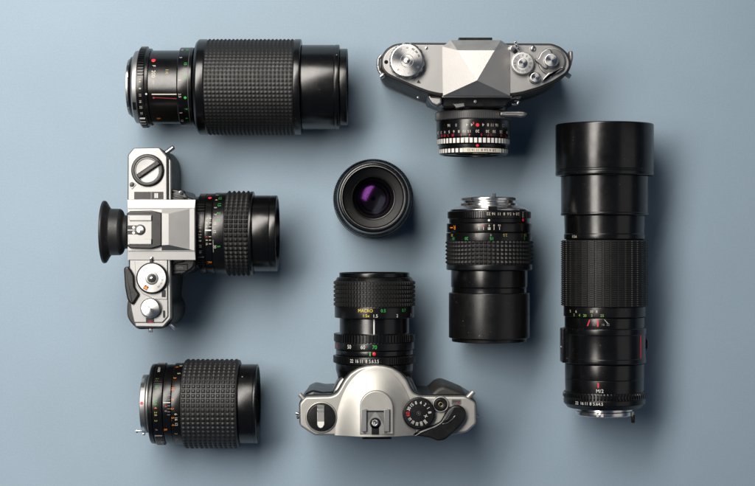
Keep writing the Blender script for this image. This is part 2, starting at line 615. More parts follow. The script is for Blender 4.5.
# ================================================================== G  lens with hood, centre right
root, L = lying('short_telephoto_lens', 'black lens with plain wide hood and chrome mount, between glass-up lens and longest lens',
                'camera lens', 489.2, 270, 43.8, 'down', GL)
b = MB()
L.sleeve(b, [(205, 26), (210, 36), (222.8, 38), (223.2, 42.4), (232.2, 42.4), (232.6, 38), (270.6, 37.8), (271, 38.2), (287.8, 38.2), (288.3, 37.4), (293, 37.4), (296, 37)], M_SATIN, 20)
L.text(b, 'R', 227.4, 42.4, 4.2, M_ORANGE, p=453.5)
L.patch(b, 227, 228, 42.4, M_ORANGE, p0=449.6, p1=452)
for tx, p in (('16', 476.5), ('8', 480.8), ('4', 486.4), ('8', 491), ('16', 496.4)):
    L.text(b, tx, 225.6, 42.4, 2.1, M_RED if p == 480.8 else M_CREAM, p=p)
    L.patch(b, 227, 230, 42.4, M_CREAM, p0=p - .25, p1=p + .25)
L.text(b, 'M', 228.6, 42.4, 2.6, M_WHITE, p=486.3)
b.build('barrel', root)
b = MB()
L.sleeve(b, [(196.6, 27.6), (197.2, 28.4), (199.8, 28.4), (200.2, 26), (202.2, 26), (202.6, 28.2), (205, 28.2), (205.3, 31), (208.2, 38.2), (209, 39), (210.3, 39)], M_CHROME, 20, b=.4)
L.patch(b, 197.4, 199.8, 28.4, M_DKGREY, p0=462, p1=470, lift=.15)
L.patch(b, 197.4, 199.8, 28.4, M_DKGREY, p0=507, p1=514, lift=.15)
L.patch(b, 202.8, 204.8, 28.2, M_DKGREY, p0=461, p1=467, lift=.15)
L.patch(b, 206.6, 210.1, 38.9, M_VOID, p0=485.7, p1=494.2, lift=.25)
h = L.M.translation.z
tube(b, (L.X(197), 3.4 * L.k, h + 24 * L.k), (L.X(193), 3.4 * L.k, h + 24 * L.k), 1.5 * L.k, M_DKGREY)
b.build('lens_mount', root)
b = MB()
L.sleeve(b, [(210.6, 39.8), (211, 40.4), (218.2, 40.4), (218.7, 40), (222.6, 40)], M_BLACK, 33, b=.5)
for a0, a1, n in ((-1.57, -.16, 25), (.86, 2 * pi - 1.57, 70)):
    L.knurl(b, 211, 218, 41.6, 1.4, n, 1, M_BLACK, ka=RIB, kx=SOLID, a0=a0, a1=a1)
for tx, p in (('22', 485.8), ('16', 490.8), ('11', 496.2), ('8', 501.2), ('5.6', 506.2), ('4', 511), ('2.8', 515)):
    L.text(b, tx, 214, 40.5, 2.7, M_CREAM, p=p)
L.dot(b, 220.3, 40, 1.1, M_WHITE, p=486.2, dome=False)
L.dot(b, 219.8, 40, 1.8, M_RED, p=521.2)
b.build('aperture_ring', root)
b = MB()
L.sleeve(b, [(232.8, 42.8), (241, 42.8), (241.6, 42), (264.6, 42), (265, 42.8), (270, 42.8), (270.5, 42)], M_BLACK, 36, b=.5)
for tx, p in (('30', 451.2), ('5', 473.6), ('4', 488), ('2.5', 502), ('1.5', 523)):
    L.text(b, tx, 235.2, 42.8, 2.6, M_OLIVE if p != 488 else M_GREYP, p=p)
for tx, p in (('10', 452.6), ('20', 464.6), ('15', 488.8), ('5', 522)):
    L.text(b, tx, 238.6, 42.8, 2.8, M_GREEN, p=p)
L.knurl(b, 240.6, 264.6, 43.9, 1.6, 62, 6, M_RUBBER)
b.build('focus_ring', root)
b = MB()
L.sleeve(b, [(293.6, 39.8), (294.2, 40.4), (339, 40.4), (339.6, 39.8), (339.9, 37.4), (343.2, 37.4), (343.6, 36.6), (343.6, 35.6), (310, 34.6)], M_HOOD, 33.5, b=.5)
b.build('lens_hood', root)
b = MB()
L.sleeve(b, [(309, 34), (312, 22), (314, 10), (314.4, .01)], M_GLASSB)
b.build('front_element', root)

# ================================================================== H  long telephoto, right
root, L = lying('long_telephoto_lens', 'longest black telephoto lens at right with stepped hood and red line on collar',
                'camera lens', 604.5, 270, 48.8, 'up', GL)
b = MB()
L.sleeve(b, [(412, 26), (411, 36.5), (408, 38), (393.8, 39), (381.6, 39.4), (381.2, 39), (380.8, 39.4), (366, 39.4), (365.6, 38.5), (330, 38.5), (329.6, 39.7), (318.6, 39.7), (318.2, 38),
             (239.4, 38), (239, 40.2), (234, 40.2), (233.6, 39.6), (215.6, 40.2), (215, 40)], M_SATIN, 22)
L.patch(b, 383, 388, 39.2, M_RED, p0=592.4, p1=593.9, lift=.14)
L.text(b, 'M/2', 391.2, 39.1, 3.4, M_WHITE, p=594.6)
L.text(b, '1:5.6', 236.4, 40.2, 2.6, M_CREAM, p=571.5)
for tx, p, m in (('32', 589, M_GREYP), ('16', 597.6, M_GREYP), ('22', 602.4, M_GREYP)):
    L.text(b, tx, 324.6, 39.7, 2.2, m, p=p)
L.patch(b, 319.6, 326.6, 39.7, M_RED, p0=592, p1=593.3, lift=.14)
L.patch(b, 320, 326.3, 39.7, M_RED, p0=584.6, p1=585.7, lift=.14, skew=.055)
L.patch(b, 319.6, 323.6, 39.7, M_CREAM, p0=598.6, p1=599.2, lift=.14, skew=-.09)
L.patch(b, 320, 326, 39.7, M_CREAM, p0=640.6, p1=641.2, lift=.14)
b.build('barrel', root)
b = MB()
L.sleeve(b, [(174.6, 47.6), (174, 48.8), (170.4, 48.8), (170, 48.4), (169.6, 48.8), (168.6, 48.8), (168.2, 48.4), (167.8, 48.8), (122.6, 48.8), (121.6, 48), (121.6, 46.4), (170, 45)], M_SATIN, 44.2)
L.sleeve(b, [(215.2, 42), (214.6, 43.6), (212.6, 43.6), (212.2, 43.2), (175.2, 43.4), (174.7, 43.2)], M_SATIN, 38)
b.build('lens_hood', root)
b = MB()
L.sleeve(b, [(190, 37.5), (187, 24), (184, 12), (183.6, .01)], M_GLASSB)
b.build('front_element', root)
b = MB()
L.sleeve(b, [(307.4, 41), (307, 42.3), (240.6, 42.3), (240, 41.6)], M_RUBBER, 36, b=.4)
L.knurl(b, 307, 240.4, 43.4, 1.1, 37, 32, M_RUBBER, ka=TILEW, kx=([0, .13, .3, .7, .87], [0, 0, 1, 1, 0]), jit=.12)
L.sleeve(b, [(318, 40.2), (317.6, 40.7), (308, 40.7), (307.5, 40.4)], M_BLACK, 36, b=.4)
for tx, p, m, t in (('5', 568.2, M_CREAM, 312), ('6', 573, M_CREAM, 312), ('10', 586.6, M_CREAM, 311.6), ('8', 591.5, M_CREAM, 311.6),
                    ('5', 571.3, M_LIME, 315.6), ('4', 575.9, M_LIME, 315.6), ('20', 580.6, M_LIME, 315.8), ('5', 587, M_LIME, 315.6), ('25', 596.6, M_LIME, 315.6)):
    L.text(b, tx, t, 40.7, 2.6, m, p=p)
b.build('focus_ring', root)
b = MB()
L.sleeve(b, [(365.2, 40.6), (364.6, 41.2), (360.4, 41.2), (360, 40.8), (336, 40.8), (335.6, 41.4), (329.8, 41.4), (329.2, 40.8)], M_SATIN, 37)
L.patch(b, 336.4, 359.4, 40.8, M_RED, p0=635.6, p1=637.4, lift=.16)
h = L.M.translation.z
y0 = (604.5 - 571) * L.k
y1 = (604.5 - 561.0) * L.k
prism(b, rpoly([(L.X(365), y0), (L.X(365), y1), (L.X(330), y1), (L.X(330), y0)], 1.2 * L.k), h - 9 * L.k, h + 11 * L.k, M_SATIN, .8 * L.k)
tube(b, (L.X(349.5), y1 - .5 * L.k, h + 2 * L.k), (L.X(349.5), y1 + .9 * L.k, h + 2 * L.k), 2 * L.k, M_GREYM)
b.build('tripod_collar', root)
b = MB()
yk = -(645.4 - 604.5) * L.k
lathe(b, rnd([(-5 * L.k, 1e-6), (-5 * L.k, 6.6 * L.k), (1.2 * L.k, 6.6 * L.k), (2.2 * L.k, 5 * L.k), (2.4 * L.k, 1e-6)], .6 * L.k), M_BLACK,
      Matrix.Translation((L.X(346.5), yk, h)) @ Matrix.Rotation(-pi / 2, 4, 'Z'), 48)
b.build('collar_knob', root)
b = MB()
L.sleeve(b, [(411, 36.8), (408.6, 38.6), (406.4, 40.6), (401.8, 40.8), (401.4, 40.2), (394.2, 40.2)], M_BLACK, 33, b=.5)
L.knurl(b, 401.4, 394.4, 41.5, 1.4, 74, 1, M_BLACK, ka=RIB, kx=([0, .12, .3, .7, .88], [0, .3, 1, 1, .3]))
for tx, p in (('22', 573.6), ('16', 578), ('11', 581.9), ('8', 585.8), ('5.6', 590.3), ('4.5', 595.2)):
    L.text(b, tx, 404.1, 40.75, 2.9, M_WHITE, p=p)
b.build('aperture_ring', root)
b = MB()
L.sleeve(b, [(419, 28), (418.4, 28.8), (414.6, 28.8), (414.2, 28), (411.4, 28)], M_CHROME, 18, b=.4)
for p0, p1, m in ((580, 586, M_DKGREY), (593, 595, M_WHITE), (597, 599.5, M_WHITE)):
    L.patch(b, 414.8, 418.2, 28.8, m, p0=p0, p1=p1, lift=.2)
L.patch(b, 414.5, 418.8, 28.8, M_BRASS, p0=628.6, p1=632.6, lift=.6)
tube(b, (L.X(418), -(631.5 - 604.5) * L.k, h + 10 * L.k), (L.X(426), -(631.5 - 604.5) * L.k, h + 10 * L.k), 2 * L.k, M_BLACK)
b.build('lens_mount', root)

# ================================================================== F  upright lens, centre
x, y = U(373.4, 199.4, .014)
root = thing('prime_lens', 'round black prime lens standing upright in the middle, glass facing up with a purple reflection',
             'camera lens', (x, y, 0), 0, GL)
kk = K(.035)
M_BAFFLE = material('matt_baffle', (0.018, 0.018, 0.018), 0.5, rvar=0.05, bump=0.2, bscale=1500, dust=0.2)
M_IRIS = material('iris_blades', (0.022, 0.021, 0.022), 0.45, rvar=0.0)


def coated(name, tint, refl, clear):
    m = bpy.data.materials.new(name)
    m.use_nodes = True
    nt = m.node_tree
    nt.nodes.remove(nt.nodes['Principled BSDF'])
    tr, gl = nt.nodes.new('ShaderNodeBsdfTransparent'), nt.nodes.new('ShaderNodeBsdfGlossy')
    mx = nt.nodes.new('ShaderNodeMixShader')
    tr.inputs[0].default_value = (*clear, 1)
    gl.inputs['Color'].default_value = (*[q * refl / .5 for q in tint], 1)
    gl.inputs['Roughness'].default_value = .17
    mx.inputs[0].default_value = .5
    nt.links.new(tr.outputs[0], mx.inputs[1])
    nt.links.new(gl.outputs[0], mx.inputs[2])
    nt.links.new(mx.outputs[0], nt.nodes['Material Output'].inputs[0])
    return m


M_COAT = coated('purple_coated_glass', (.60, .16, .88), .026, (1, 1, 1))
M_COAT2 = coated('blue_coated_glass_inner', (.42, .50, .72), .016, (1, 1, 1))


def zl(prof, m, mb, bb=.0004, seg=128):
    lathe(mb, rnd([(z * 1e-3, r * kk) for z, r in prof], bb), m, UP, seg)


b = MB()
zl([(0, 2), (0, 31), (1, 32), (6, 33), (6.2, 38.8), (7, 39.4), (27, 39.4), (27.6, 38.6), (34, 38.4), (35, 37.6), (56, 36.6), (57, 35.8)], M_SATIN, b)
zl([(57, 35.8), (70.5, 34.2), (71.3, 33.0), (71.5, 31.4), (71.2, 30.6)], M_SATIN, b, .0003)
b.build('barrel', root)
b = MB()
knurl(b, .0075, .0262, 40.8 * kk, .8 * kk, 150, 2, M_RUBBER, UP, ka=RIB)
knurl(b, .037, .052, 38.0 * kk, .8 * kk, 130, 1, M_BLACK, UP, ka=RIB, kx=SOLID)
b.build('focus_ring', root)
b = MB()
zl([(70.8, 30.9), (72.0, 30.75), (72.2, 30.3), (71.6, 29.9)], M_SATCHR, b, .00015)
b.build('filter_ring', root)
b = MB()
pr = []
zz, rr = 71.4, 29.9
for i in range(6):                                        # threads, then a ribbed cone down to the glass
    pr += [(zz, rr), (zz - .6, rr - .12)]
    zz -= .8
pr += [(66.0, 29.0)]
zl(pr, M_BLACK, b, .0001)
pr = [(66.0, 29.0)]
zz, rr = 65.8, 28.6
for i in range(10):
    pr += [(zz, rr), (zz - .9, rr - .18)]
    zz -= 1.0
    rr -= .68
pr += [(55.6, 21.6), (55.0, 21.4)]
zl(pr, M_BAFFLE, b, .0001)
b.build('name_ring', root)
b = MB()
zl([(55.6, 22.0), (56.0, 21.4), (55.8, 20.5), (53, 20.3)], M_BLACK, b, .0002)
b.build('retaining_ring', root)
b = MB()


def cap(z0, rmax, R, up, m):
    prf = []
    for i in range(25):
        r = rmax * i / 24
        sag = (sqrt(R * R - r * r) - sqrt(R * R - rmax ** 2)) * kk * 1e3
        prf.append((z0 + sag * up, max(r, .001)))
    lathe(b, [(z * 1e-3, r * kk) for z, r in prf], m, UP, 96)


cap(53.0, 20.5, 34.0, 1, M_COAT)
b.build('front_element', root)
b = MB()
cap(50.0, 18.0, 36.0, -1, M_COAT2)
b.build('inner_element', root)
b = MB()
zl([(54, 20.4), (49.5, 18.4), (49.2, 17.2), (44, 15.4), (43.6, 13.6), (38.5, 12.0)], M_BAFFLE, b, .0002)
zl([(38.5, 12.0), (38.2, 2.3), (37.6, 2.2)], M_IRIS, b, .0001)
zl([(37, 3.5), (30, 3.5), (30, .01)], M_VOID, b, .0001)
b.build('iris', root)


# ================================================================== cameras
class Cam:
    def __init__(s, ox, oy, h=H):
        s.O = U(ox, oy, h)
        s.k = K(h)

    def p(s, px, py, h=H):
        a = U(px, py, h)
        return (a[0] - s.O[0], a[1] - s.O[1])

    def P(s, px, py, h=H):
        return (*s.p(px, py, h), h)

    def poly(s, pts, h=H):
        return [s.p(x, y, h) for x, y in pts]


def disc(mb, c, px, py, h0, prof, m, seg=72, b=.0003):
    """turned part standing on a plate: prof = [(dz mm, r px)]"""
    h1 = h0 + max(z for z, r in prof) * 1e-3
    x, y = c.p(px, py, h1)
    lathe(mb, rnd([(z * 1e-3, r * K(h1)) for z, r in prof], b), m, AtUp(x, y, h0), seg)
    return x, y, h1


def spokes(mb, x, y, z, k, r0, items, m, size, start, step, sx=.9, radial=False):
    """numerals set radially round a dial, readable from its rim"""
    for i, tx in enumerate(items):
        a = radians(start + step * i)
        flat_text(mb, tx, x + r0 * k * cos(a), y + r0 * k * sin(a), z, size * k, a + pi if radial else a - pi / 2, m, sx=sx)


# ------------------------------------------------------------------ B  left camera
c = Cam(150, 238)
root = thing('film_camera', 'silver and black camera at left pointing right, with rubber eyecup and white shutter dial', 'camera', (*c.O, 0), 0, GC)
up = rpoly(c.poly([(127.4, 201), (127.6, 155), (133.5, 147.9), (159.5, 147.6), (167.4, 156.5), (167.6, 201)]), 1.6 * c.k)
lo = rpoly(c.poly([(129, 258.5), (129.4, 300), (130.8, 312), (135, 327.2), (163, 327.6), (171, 318.6), (170.6, 258.5)]), 1.6 * c.k)
b = MB()
bd = c.poly([(127.2, 154), (133, 147.2), (159, 147.4), (165.6, 156.5), (167.2, 166), (167.6, 188), (170, 196), (184, 198), (184, 262), (172, 264), (168, 300), (172.4, 306),
             (172.4, 318), (167, 326), (161.4, 329.0), (136, 330), (129, 323), (125.5, 317), (125.3, 306), (127, 298)])
prism(b, rpoly(bd, 4 * c.k), .004, H - .0075, M_LEATHER, .0012)
prism(b, inset(rpoly(bd, 4 * c.k) if area2(bd) > 0 else list(reversed(rpoly(bd, 4 * c.k))), .0008), 0, .0042, M_PLASTIC, .0006)
b.build('body', root)
b = MB()
prism(b, up, H - .007, H, M_BRIGHT, .0011)
prism(b, rpoly(c.poly([(167.2, 157), (170.5, 160), (170.8, 200), (167.2, 200)]), .8 * c.k), H - .0072, H - .0035, M_GREYM, .0008)
# film reminder window and button
prism(b, c.poly(rect(134.2, 191.8, 163.4, 199.2)), H - .001, H + .0003, M_PLASTIC)
for x0 in (154.6, 156.6):
    prism(b, c.poly(rect(x0, 193.2, x0 + 1.4, 198)), H, H + .0005, M_WHITE)
prism(b, c.poly(rect(151, 192.2, 151.6, 198.8)), H, H + .0005, M_GREYP)
disc(b, c, 131.8, 184.4, H, [(-1, .01), (-1, 2.4), (1.2, 2.4), (1.2, .01)], M_PLASTIC, 28)
prism(b, rpoly(c.poly([(129.5, 185.5), (133.6, 182.6), (136.4, 184.8), (132, 189.5)]), .8 * c.k), H - .0005, H + .0006, M_BRIGHT, .0003)
b.build('top_plate', root)
b = MB()   # lower shoulder
prism(b, lo, H - .007, H - .0012, M_SATCHR, .0011)
top2 = rpoly(c.poly([(129.4, 259.5), (129.8, 300), (131.4, 311), (134, 322.8), (162.6, 322.8), (168.2, 316.6), (167.8, 259.5)]), 1.2 * c.k)
prism(b, top2, H - .002, H, M_BRIGHT, .0007)
plate = rpoly(c.poly([(134.8, 261), (167.4, 261), (167.4, 299.6), (155, 299.2), (143, 294), (136, 285)]), 1.0 * c.k)
prism(b, plate, H - .0005, H + .0006, M_BRIGHT, .0003)
prism(b, c.poly(rect(161.8, 290, 165.8, 297)), H, H + .0010, M_PLASTIC, .0002)
prism(b, rpoly(c.poly(rect(163, 310.4, 165.2, 317.8)), 1 * c.k), H - .001, H + .0004, M_PLASTIC)
prism(b, c.poly(rect(146, 317.8, 154, 322.6)), H - .001, H + .0004, M_PLASTIC)
prism(b, c.poly(rect(148.6, 320.6, 152, 322.4)), H, H + .0007, M_RED_G)
b.build('top_plate', root)
# prism housing
HP = H + .0034
b = MB()
o1 = [c.P(x, y, H - .006) for x, y in ((127.5, 199.8), (127.5, 259.8), (196, 259.8), (196, 199.8))]
o2 = [c.P(x, y, H + .001) for x, y in ((127.5, 199.8), (127.5, 259.8), (195.4, 259.8), (195.4, 199.8))]
o3 = [c.P(x, y, HP - .002) for x, y in ((127.8, 207.8), (127.8, 250.8), (194.6, 250.8), (194.6, 207.8))]
loft(b, o1, o2, M_SATCHR, capb=False)
loft(b, o2, o3, M_SATCHR)
z1, z2 = HP - .0008, HP + .0021
for quad, m in ((((161.7, 208.2, z1), (194.4, 208.2, z1), (189.6, 209, z1), (168.6, 213.6, z2), (161.7, 213.2, z2)), M_SATCHR),
                (((161.7, 250.4, z1), (194.4, 250.4, z1), (189.6, 249.4, z1), (168.6, 244.8, z2), (161.7, 245.2, z2)), M_SATCHR),
                (((161.7, 213.2, z2), (168.6, 213.6, z2), (168.6, 244.8, z2), (161.7, 245.2, z2)), M_BRIGHT),
                (((168.6, 213.6, z2), (189.6, 209, z1), (189.6, 249.4, z1), (168.6, 244.8, z2)), M_SATCHR),
                (((189.6, 209, z1), (194.4, 208.2, z1), (194.4, 250.4, z1), (189.6, 249.4, z1)), M_BRIGHT),
                (((194.4, 208.2, z1), (194.4, 250.4, z1), (194.4, 250.4, z1 - .003), (194.4, 208.2, z1 - .003)), M_SATCHR)):
    pts = [c.P(x, y, z) for x, y, z in quad]
    b.add(pts, [tuple(range(len(pts)))], m)
prism(b, c.poly(rect(128, 207.6, 194.6, 208.6), HP), HP - .003, HP - .0008, M_BRIGHT, .0002)
prism(b, c.poly(rect(128, 250.0, 194.6, 251.0), HP), HP - .003, HP - .0008, M_BRIGHT, .0002)
b.build('prism_housing', root, 20)
b = MB()
blk = c.poly([(126.6, 213.5), (126.6, 245.5), (130, 248.4), (150, 249), (161.6, 246), (161.6, 212.8), (151, 210.4), (130, 211)], HP + .003)
prism(b, blk, H - .004, HP + .003, M_PLASTIC, .0008)
b.build('prism_cover', root)
b = MB()
zs = HP + .0032
prism(b, c.poly(rect(127.8, 215.4, 151.6, 244.2), zs), HP, zs, M_BRIGHT, .0002)
prism(b, c.poly(rect(129.2, 215.6, 151.4, 220.6), zs + .0018), zs + .0006, zs + .0018, M_BRIGHT, .0003)
prism(b, c.poly(rect(127.8, 215.2, 151.4, 216.6), zs + .0018), zs - .001, zs + .0012, M_BRIGHT)
prism(b, c.poly(rect(129.2, 239.0, 151.4, 244.2), zs + .0018), zs + .0006, zs + .0018, M_BRIGHT, .0003)
prism(b, c.poly(rect(127.8, 243.0, 151.4, 244.4), zs + .0018), zs - .001, zs + .0012, M_BRIGHT)
disc(b, c, 140.2, 229.8, zs, [(-.2, .01), (-.2, 5.4), (.25, 5.4), (.25, .01)], M_PLASTIC, 40, .0001)
prism(b, c.poly(rect(127.6, 225.4, 138, 234.4), zs), zs - .0002, zs + .00022, M_PLASTIC)
disc(b, c, 140.2, 229.8, zs, [(0, .01), (0, 3.5), (.45, 3.5), (.45, .01)], M_SPUN, 32, .0001)
for py in (227.5, 232.8):
    disc(b, c, 133.6, py, zs, [(0, .01), (0, 1.5), (.5, 1.5), (.5, .01)], M_WHITE, 20, .0001)
prism(b, c.poly(rect(127.8, 229.6, 135, 230.6), zs), zs, zs + .0005, M_GREYM)
b.build('accessory_shoe', root)
b = MB()
ze = .074
ke = K(ze)
ex, ey = c.p(127.5, 232, ze)
LE = lambda pr: rnd([((t - 127.5) * ke, r * ke) for t, r in pr], .9 * ke)
lathe(b, LE([(110, 14), (105, 26), (103.2, 30.4), (103.6, 31.4), (106, 31.2), (108.4, 27), (111, 23.4), (120.6, 23.2), (122.6, 21.6), (124.6, 17), (129, 16.4), (129, 5)]),
      M_RUBWORN, Matrix.Translation((ex, ey, ze)), 72)
b.build('eyecup', root)
b = MB()
x, y, zt = disc(b, c, 147.2, 170.2, H, [(-1, .01), (-1, 16.4), (1.6, 16.4), (3, 15.4), (3, 12.6), (2.4, 12.4), (2.4, .01)], M_PLASTIC)
disc(b, c, 147.2, 170.2, H, [(1, .01), (1, 12.7), (3.2, 12.7), (3.4, 12.1), (3.0, 11.4), (3.0, .01)], M_BRIGHT)
kz = K(zt)
k_o = b.build('rewind_knob', root)
b = MB()
w = c.poly([(136.0, 174.6), (157.4, 159.9), (160.2, 164.0), (138.8, 178.7)], H + .006)
prism(b, rpoly(w, .8 * kz), H + .003, H + .006, M_PLASTIC, .0006)
w = c.poly([(141, 173.6), (154, 164.6), (155, 166.1), (142, 175.1)], H + .006)
prism(b, w, H + .0058, H + .0063, M_DKGREY, .0001)
b.build('crank', k_o)
b = MB()
x, y, zt = disc(b, c, 151.7, 278.2, H, [(0, .01), (0, 15.6), (3.2, 15.6), (3.8, 14.9), (3.8, .01)], M_PLASTIC)
knurl(b, .0004, .0031, 15.9 * K(zt), .4 * K(zt), 80, 1, M_PLASTIC, AtUp(x, y, H), ka=RIB, kx=SOLID)
disc(b, c, 151.7, 278.2, H, [(3, .01), (3, 14.3), (4.1, 14.3), (4.2, 13.9), (4.2, .01)], M_DIAL, 80, .0001)
disc(b, c, 151.7, 278.2, H, [(4, .01), (4, 6.9), (4.4, 6.6), (4.6, 4.8), (4.5, .01)], M_GREYM, 48, .0001)
disc(b, c, 151.7, 278.2, H, [(4, .01), (4, 4.6), (5.2, 4.3), (5.2, .01)], M_PLASTIC, 48, .0001)
disc(b, c, 151.7, 278.2, H, [(5, .01), (5, 1.7), (5.6, 1.5), (5.7, .01)], M_CHROME, 24, .0001)
kd = K(H + .0042)
spokes(b, x, y, H + .0043, kd, 11.2, ['2', '4', '8', '15', '30'], M_GREYP, 2.0, 158, -22)
spokes(b, x, y, H + .0043, kd, 11.2, ['60'], M_RED, 2.0, 33, 20)
spokes(b, x, y, H + .0043, kd, 11.0, ['125', '250', '500', '1000'], M_BLKP, 1.9, 10, -19, .7)
a = radians(-121)
qx, qy = x + 11 * kd * cos(a), y + 11 * kd * sin(a)
sq = [(qx + 3.1 * kd * cos(a + t), qy + 3.1 * kd * sin(a + t)) for t in (pi / 4, 3 * pi / 4, 5 * pi / 4, 7 * pi / 4)]
prism(b, sq, H + .004, H + .0044, M_PLASTIC)
tr = [(qx + r * kd * cos(a + t), qy + r * kd * sin(a + t)) for t, r in ((pi, 2.0), (pi / 2.6, 2.6), (0, 1.7), (-pi / 2.6, 2.6))]
prism(b, tr, H + .0042, H + .0046, M_ORANGE)
b.build('shutter_dial', root)
b = MB()
prism(b, c.poly(rect(149.6, 256.8, 152.6, 264), H + .003), H, H + .003, M_PLASTIC, .0004)
disc(b, c, 151.1, 258.2, H + .003, [(0, .01), (0, 1.3), (.8, 1.2), (.8, .01)], M_CHROME, 20, .0001)
b.build('index_tab', root)
b = MB()
x, y, zt = disc(b, c, 150.1, 308.2, H, [(0, .01), (0, 10.2), (4, 9.9), (4.8, 9.0), (4.9, .01)], M_SPUN)
knurl(b, .0005, .0036, 10.3 * K(zt), .35 * K(zt), 60, 1, M_SATCHR, AtUp(x, y, H), ka=RIB, kx=SOLID)
b.build('wind_lever_hub', root)
b = MB()
lv = c.poly([(123.6, 268.8), (125.4, 266.6), (128.4, 266.8), (131, 270.2), (133.8, 275.4), (134.6, 287), (139.4, 294.4), (132.6, 305.2), (129.4, 302.6), (127, 299), (124.8, 287)], H + .003)
prism(b, rpoly(lv, 1.5 * c.k), H - .006, H + .003, M_PLASTIC, .0012)
b.build('wind_lever', root)
b = MB()
tube(b, c.P(166, 152.6, H - .006), c.P(173.4, 147.4, H - .006), 2.4 * c.k, M_CHROME)
tube(b, c.P(172.8, 147.8, H - .006), c.P(174, 147, H - .006), 2.0 * c.k, M_VOID)
b.build('strap_lug', root)
b = MB()
tube(b, c.P(150.6, 326, H - .01), c.P(150.6, 332.2, H - .01), 2.6 * c.k, M_CHROME)
b.build('strap_lug', root)
b = MB()
tube(b, c.P(169.6, 322.6, H - .012), c.P(176, 329.2, H - .012), 1.8 * c.k, M_CHROME)
b.build('strap_lug', root)
b = MB()   # mount block between body and lens
blk = c.poly([(168, 188.4), (186, 191), (188.5, 197), (195, 199), (197, 206), (197, 262), (195, 268), (186, 274), (168, 276)], H - .02)
prism(b, rpoly(blk, 2 * c.k), .008, H - .010, M_PLASTIC, .0015)
tube(b, c.P(180.8, 192.4, H - .012), c.P(180.8, 192.4, H - .006), 2.0 * c.k, M_CHROME)
prism(b, rpoly(c.poly([(170.8, 193.5), (179, 190.4), (185, 193.4), (187.6, 198.8), (171, 198.8)], H - .008), .8 * c.k), H - .02, H - .0088, M_DKGREY, .0008)
prism(b, rpoly(c.poly(rect(172, 264, 188, 271), H - .011), 1 * c.k), H - .02, H - .0095, M_PLASTIC, .0006)
flat_text(b, 'AUTO', *c.p(179.5, 267.6, H - .0095), H - .0093, 1.8 * c.k, 0, M_GREYP)
b.build('mount_block', root)
# lens
zl_ = .0445
k = K(zl_)
ax, ay = c.p(196, 233.4, zl_)
ax = c.p(196, 233.4, zl_ + .026)[0]
L = Lens(k, 196, 233.4, 'right', Matrix.Translation((ax, ay, zl_)), K(zl_ + .026))
b = MB()
L.sleeve(b, [(190, 36), (196.4, 37), (204.5, 38), (204.9, 40), (212, 40), (212.4, 38), (248, 38), (270, 36)], M_SATIN, 15)
L.dot(b, 208.4, 40, 1.9, M_RED, p=198.4)
for tx, p in (('16', 219), ('8', 223.4), ('4', 227.2), ('4', 236.8), ('8', 240.2), ('16', 243.8)):
    L.text(b, tx, 207.4, 40, 1.9, M_RED if p == 236.8 else M_CREAM, p=p)
    L.patch(b, 209.4, 211.8, 40, M_CREAM, p0=p - .25, p1=p + .25)
L.patch(b, 205.8, 211.8, 40, M_WHITE, p0=230, p1=231.2)
L.text(b, 'R', 209, 40, 4, M_ORANGE, p=262)
lens = b.build('lens', root)
b = MB()
L.sleeve(b, [(196.8, 39.0), (204.6, 39.0)], M_BLACK, 33, b=.5)
for a0, a1, n in ((.55, 1.35, 9), (-1.5, -.62, 12), (1.35, 2 * pi - 1.5, 46)):
    L.knurl(b, 197.2, 204.2, 40.2, 1.3, n, 1, M_BLACK, ka=RIB, kx=SOLID, a0=a0, a1=a1)
for tx, p in (('2.8', 227), ('4', 231.6), ('5.6', 236.2), ('8', 240.8), ('11', 246), ('16', 251.6)):
    L.text(b, tx, 200.6, 39.1, 2.5, M_CREAM, p=p)
b.build('aperture_ring', lens)
b = MB()
L.sleeve(b, [(212.4, 40.6), (223.6, 40.6), (224, 40.4), (248, 40.4), (248.4, 42), (251, 42), (251.5, 41)], M_BLACK, 34, b=.5)
for tx, p in (('3', 195.6), ('4', 200.6), ('5', 208.4), ('7', 215), ('10', 223.6), ('15', 231.8), ('30', 246.6)):
    L.text(b, tx, 215.4, 40.6, 2.5, M_CREAM, p=p)
for tx, p in (('1', 194.2), ('1.2', 198.8), ('1.5', 205.4), ('2', 213.6), ('3', 220.4), ('5', 246.4)):
    L.text(b, tx, 219, 40.6, 3.0, M_GREEN, p=p)
L.patch(b, 213.4, 214, 40.6, M_GREYP, p0=240, p1=252)
L.knurl(b, 224.2, 248.2, 42.6, 2.0, 56, 5, M_RUBBER)
b.build('focus_ring', lens)
b = MB()
L.sleeve(b, [(251.8, 38), (268.4, 38), (268.8, 37.5), (269.2, 38), (275, 38), (275.6, 37.4), (275.6, 35.6), (270, 33), (262, 32)], M_SATIN, 30)
b.build('front_barrel', lens)
b = MB()
L.sleeve(b, [(262, 32), (265, 22), (267, 10), (267.4, .01)], M_GLASSB)
b.build('front_element', lens)

# ------------------------------------------------------------------ C  chrome camera, top right
c = Cam(476, 68)
root = thing('film_camera', 'chrome camera at top right pointing down, with pointed metal prism and zebra striped lens', 'camera', (*c.O, 0), 0, GC)
out = [(404, 42.4), (394, 44), (386.5, 48.5), (381.8, 55), (380.2, 62), (381.4, 69.5), (386.5, 75.6), (400, 82), (416, 89), (428, 93.4), (440, 96), (512, 96), (523, 94.2), (540, 89.2), (554, 83),
       (567.4, 74.4), (571.4, 67), (571.2, 60), (567.6, 52.4), (561, 46.6), (552, 43.2)]
po = rpoly(c.poly(out), 3 * c.k, 4)
if area2(po) < 0:
    po.reverse()
b = MB()
prism(b, po, .006, H - .0008, M_LEATHER, .0014)
prism(b, inset(po, -.0004), 0, .0062, M_SATCHR, .0006)
fr = c.poly([(428, 93), (430, 98.5), (441, 102), (444, 106), (505, 106), (509, 102), (519, 98.5), (523, 93)], H)
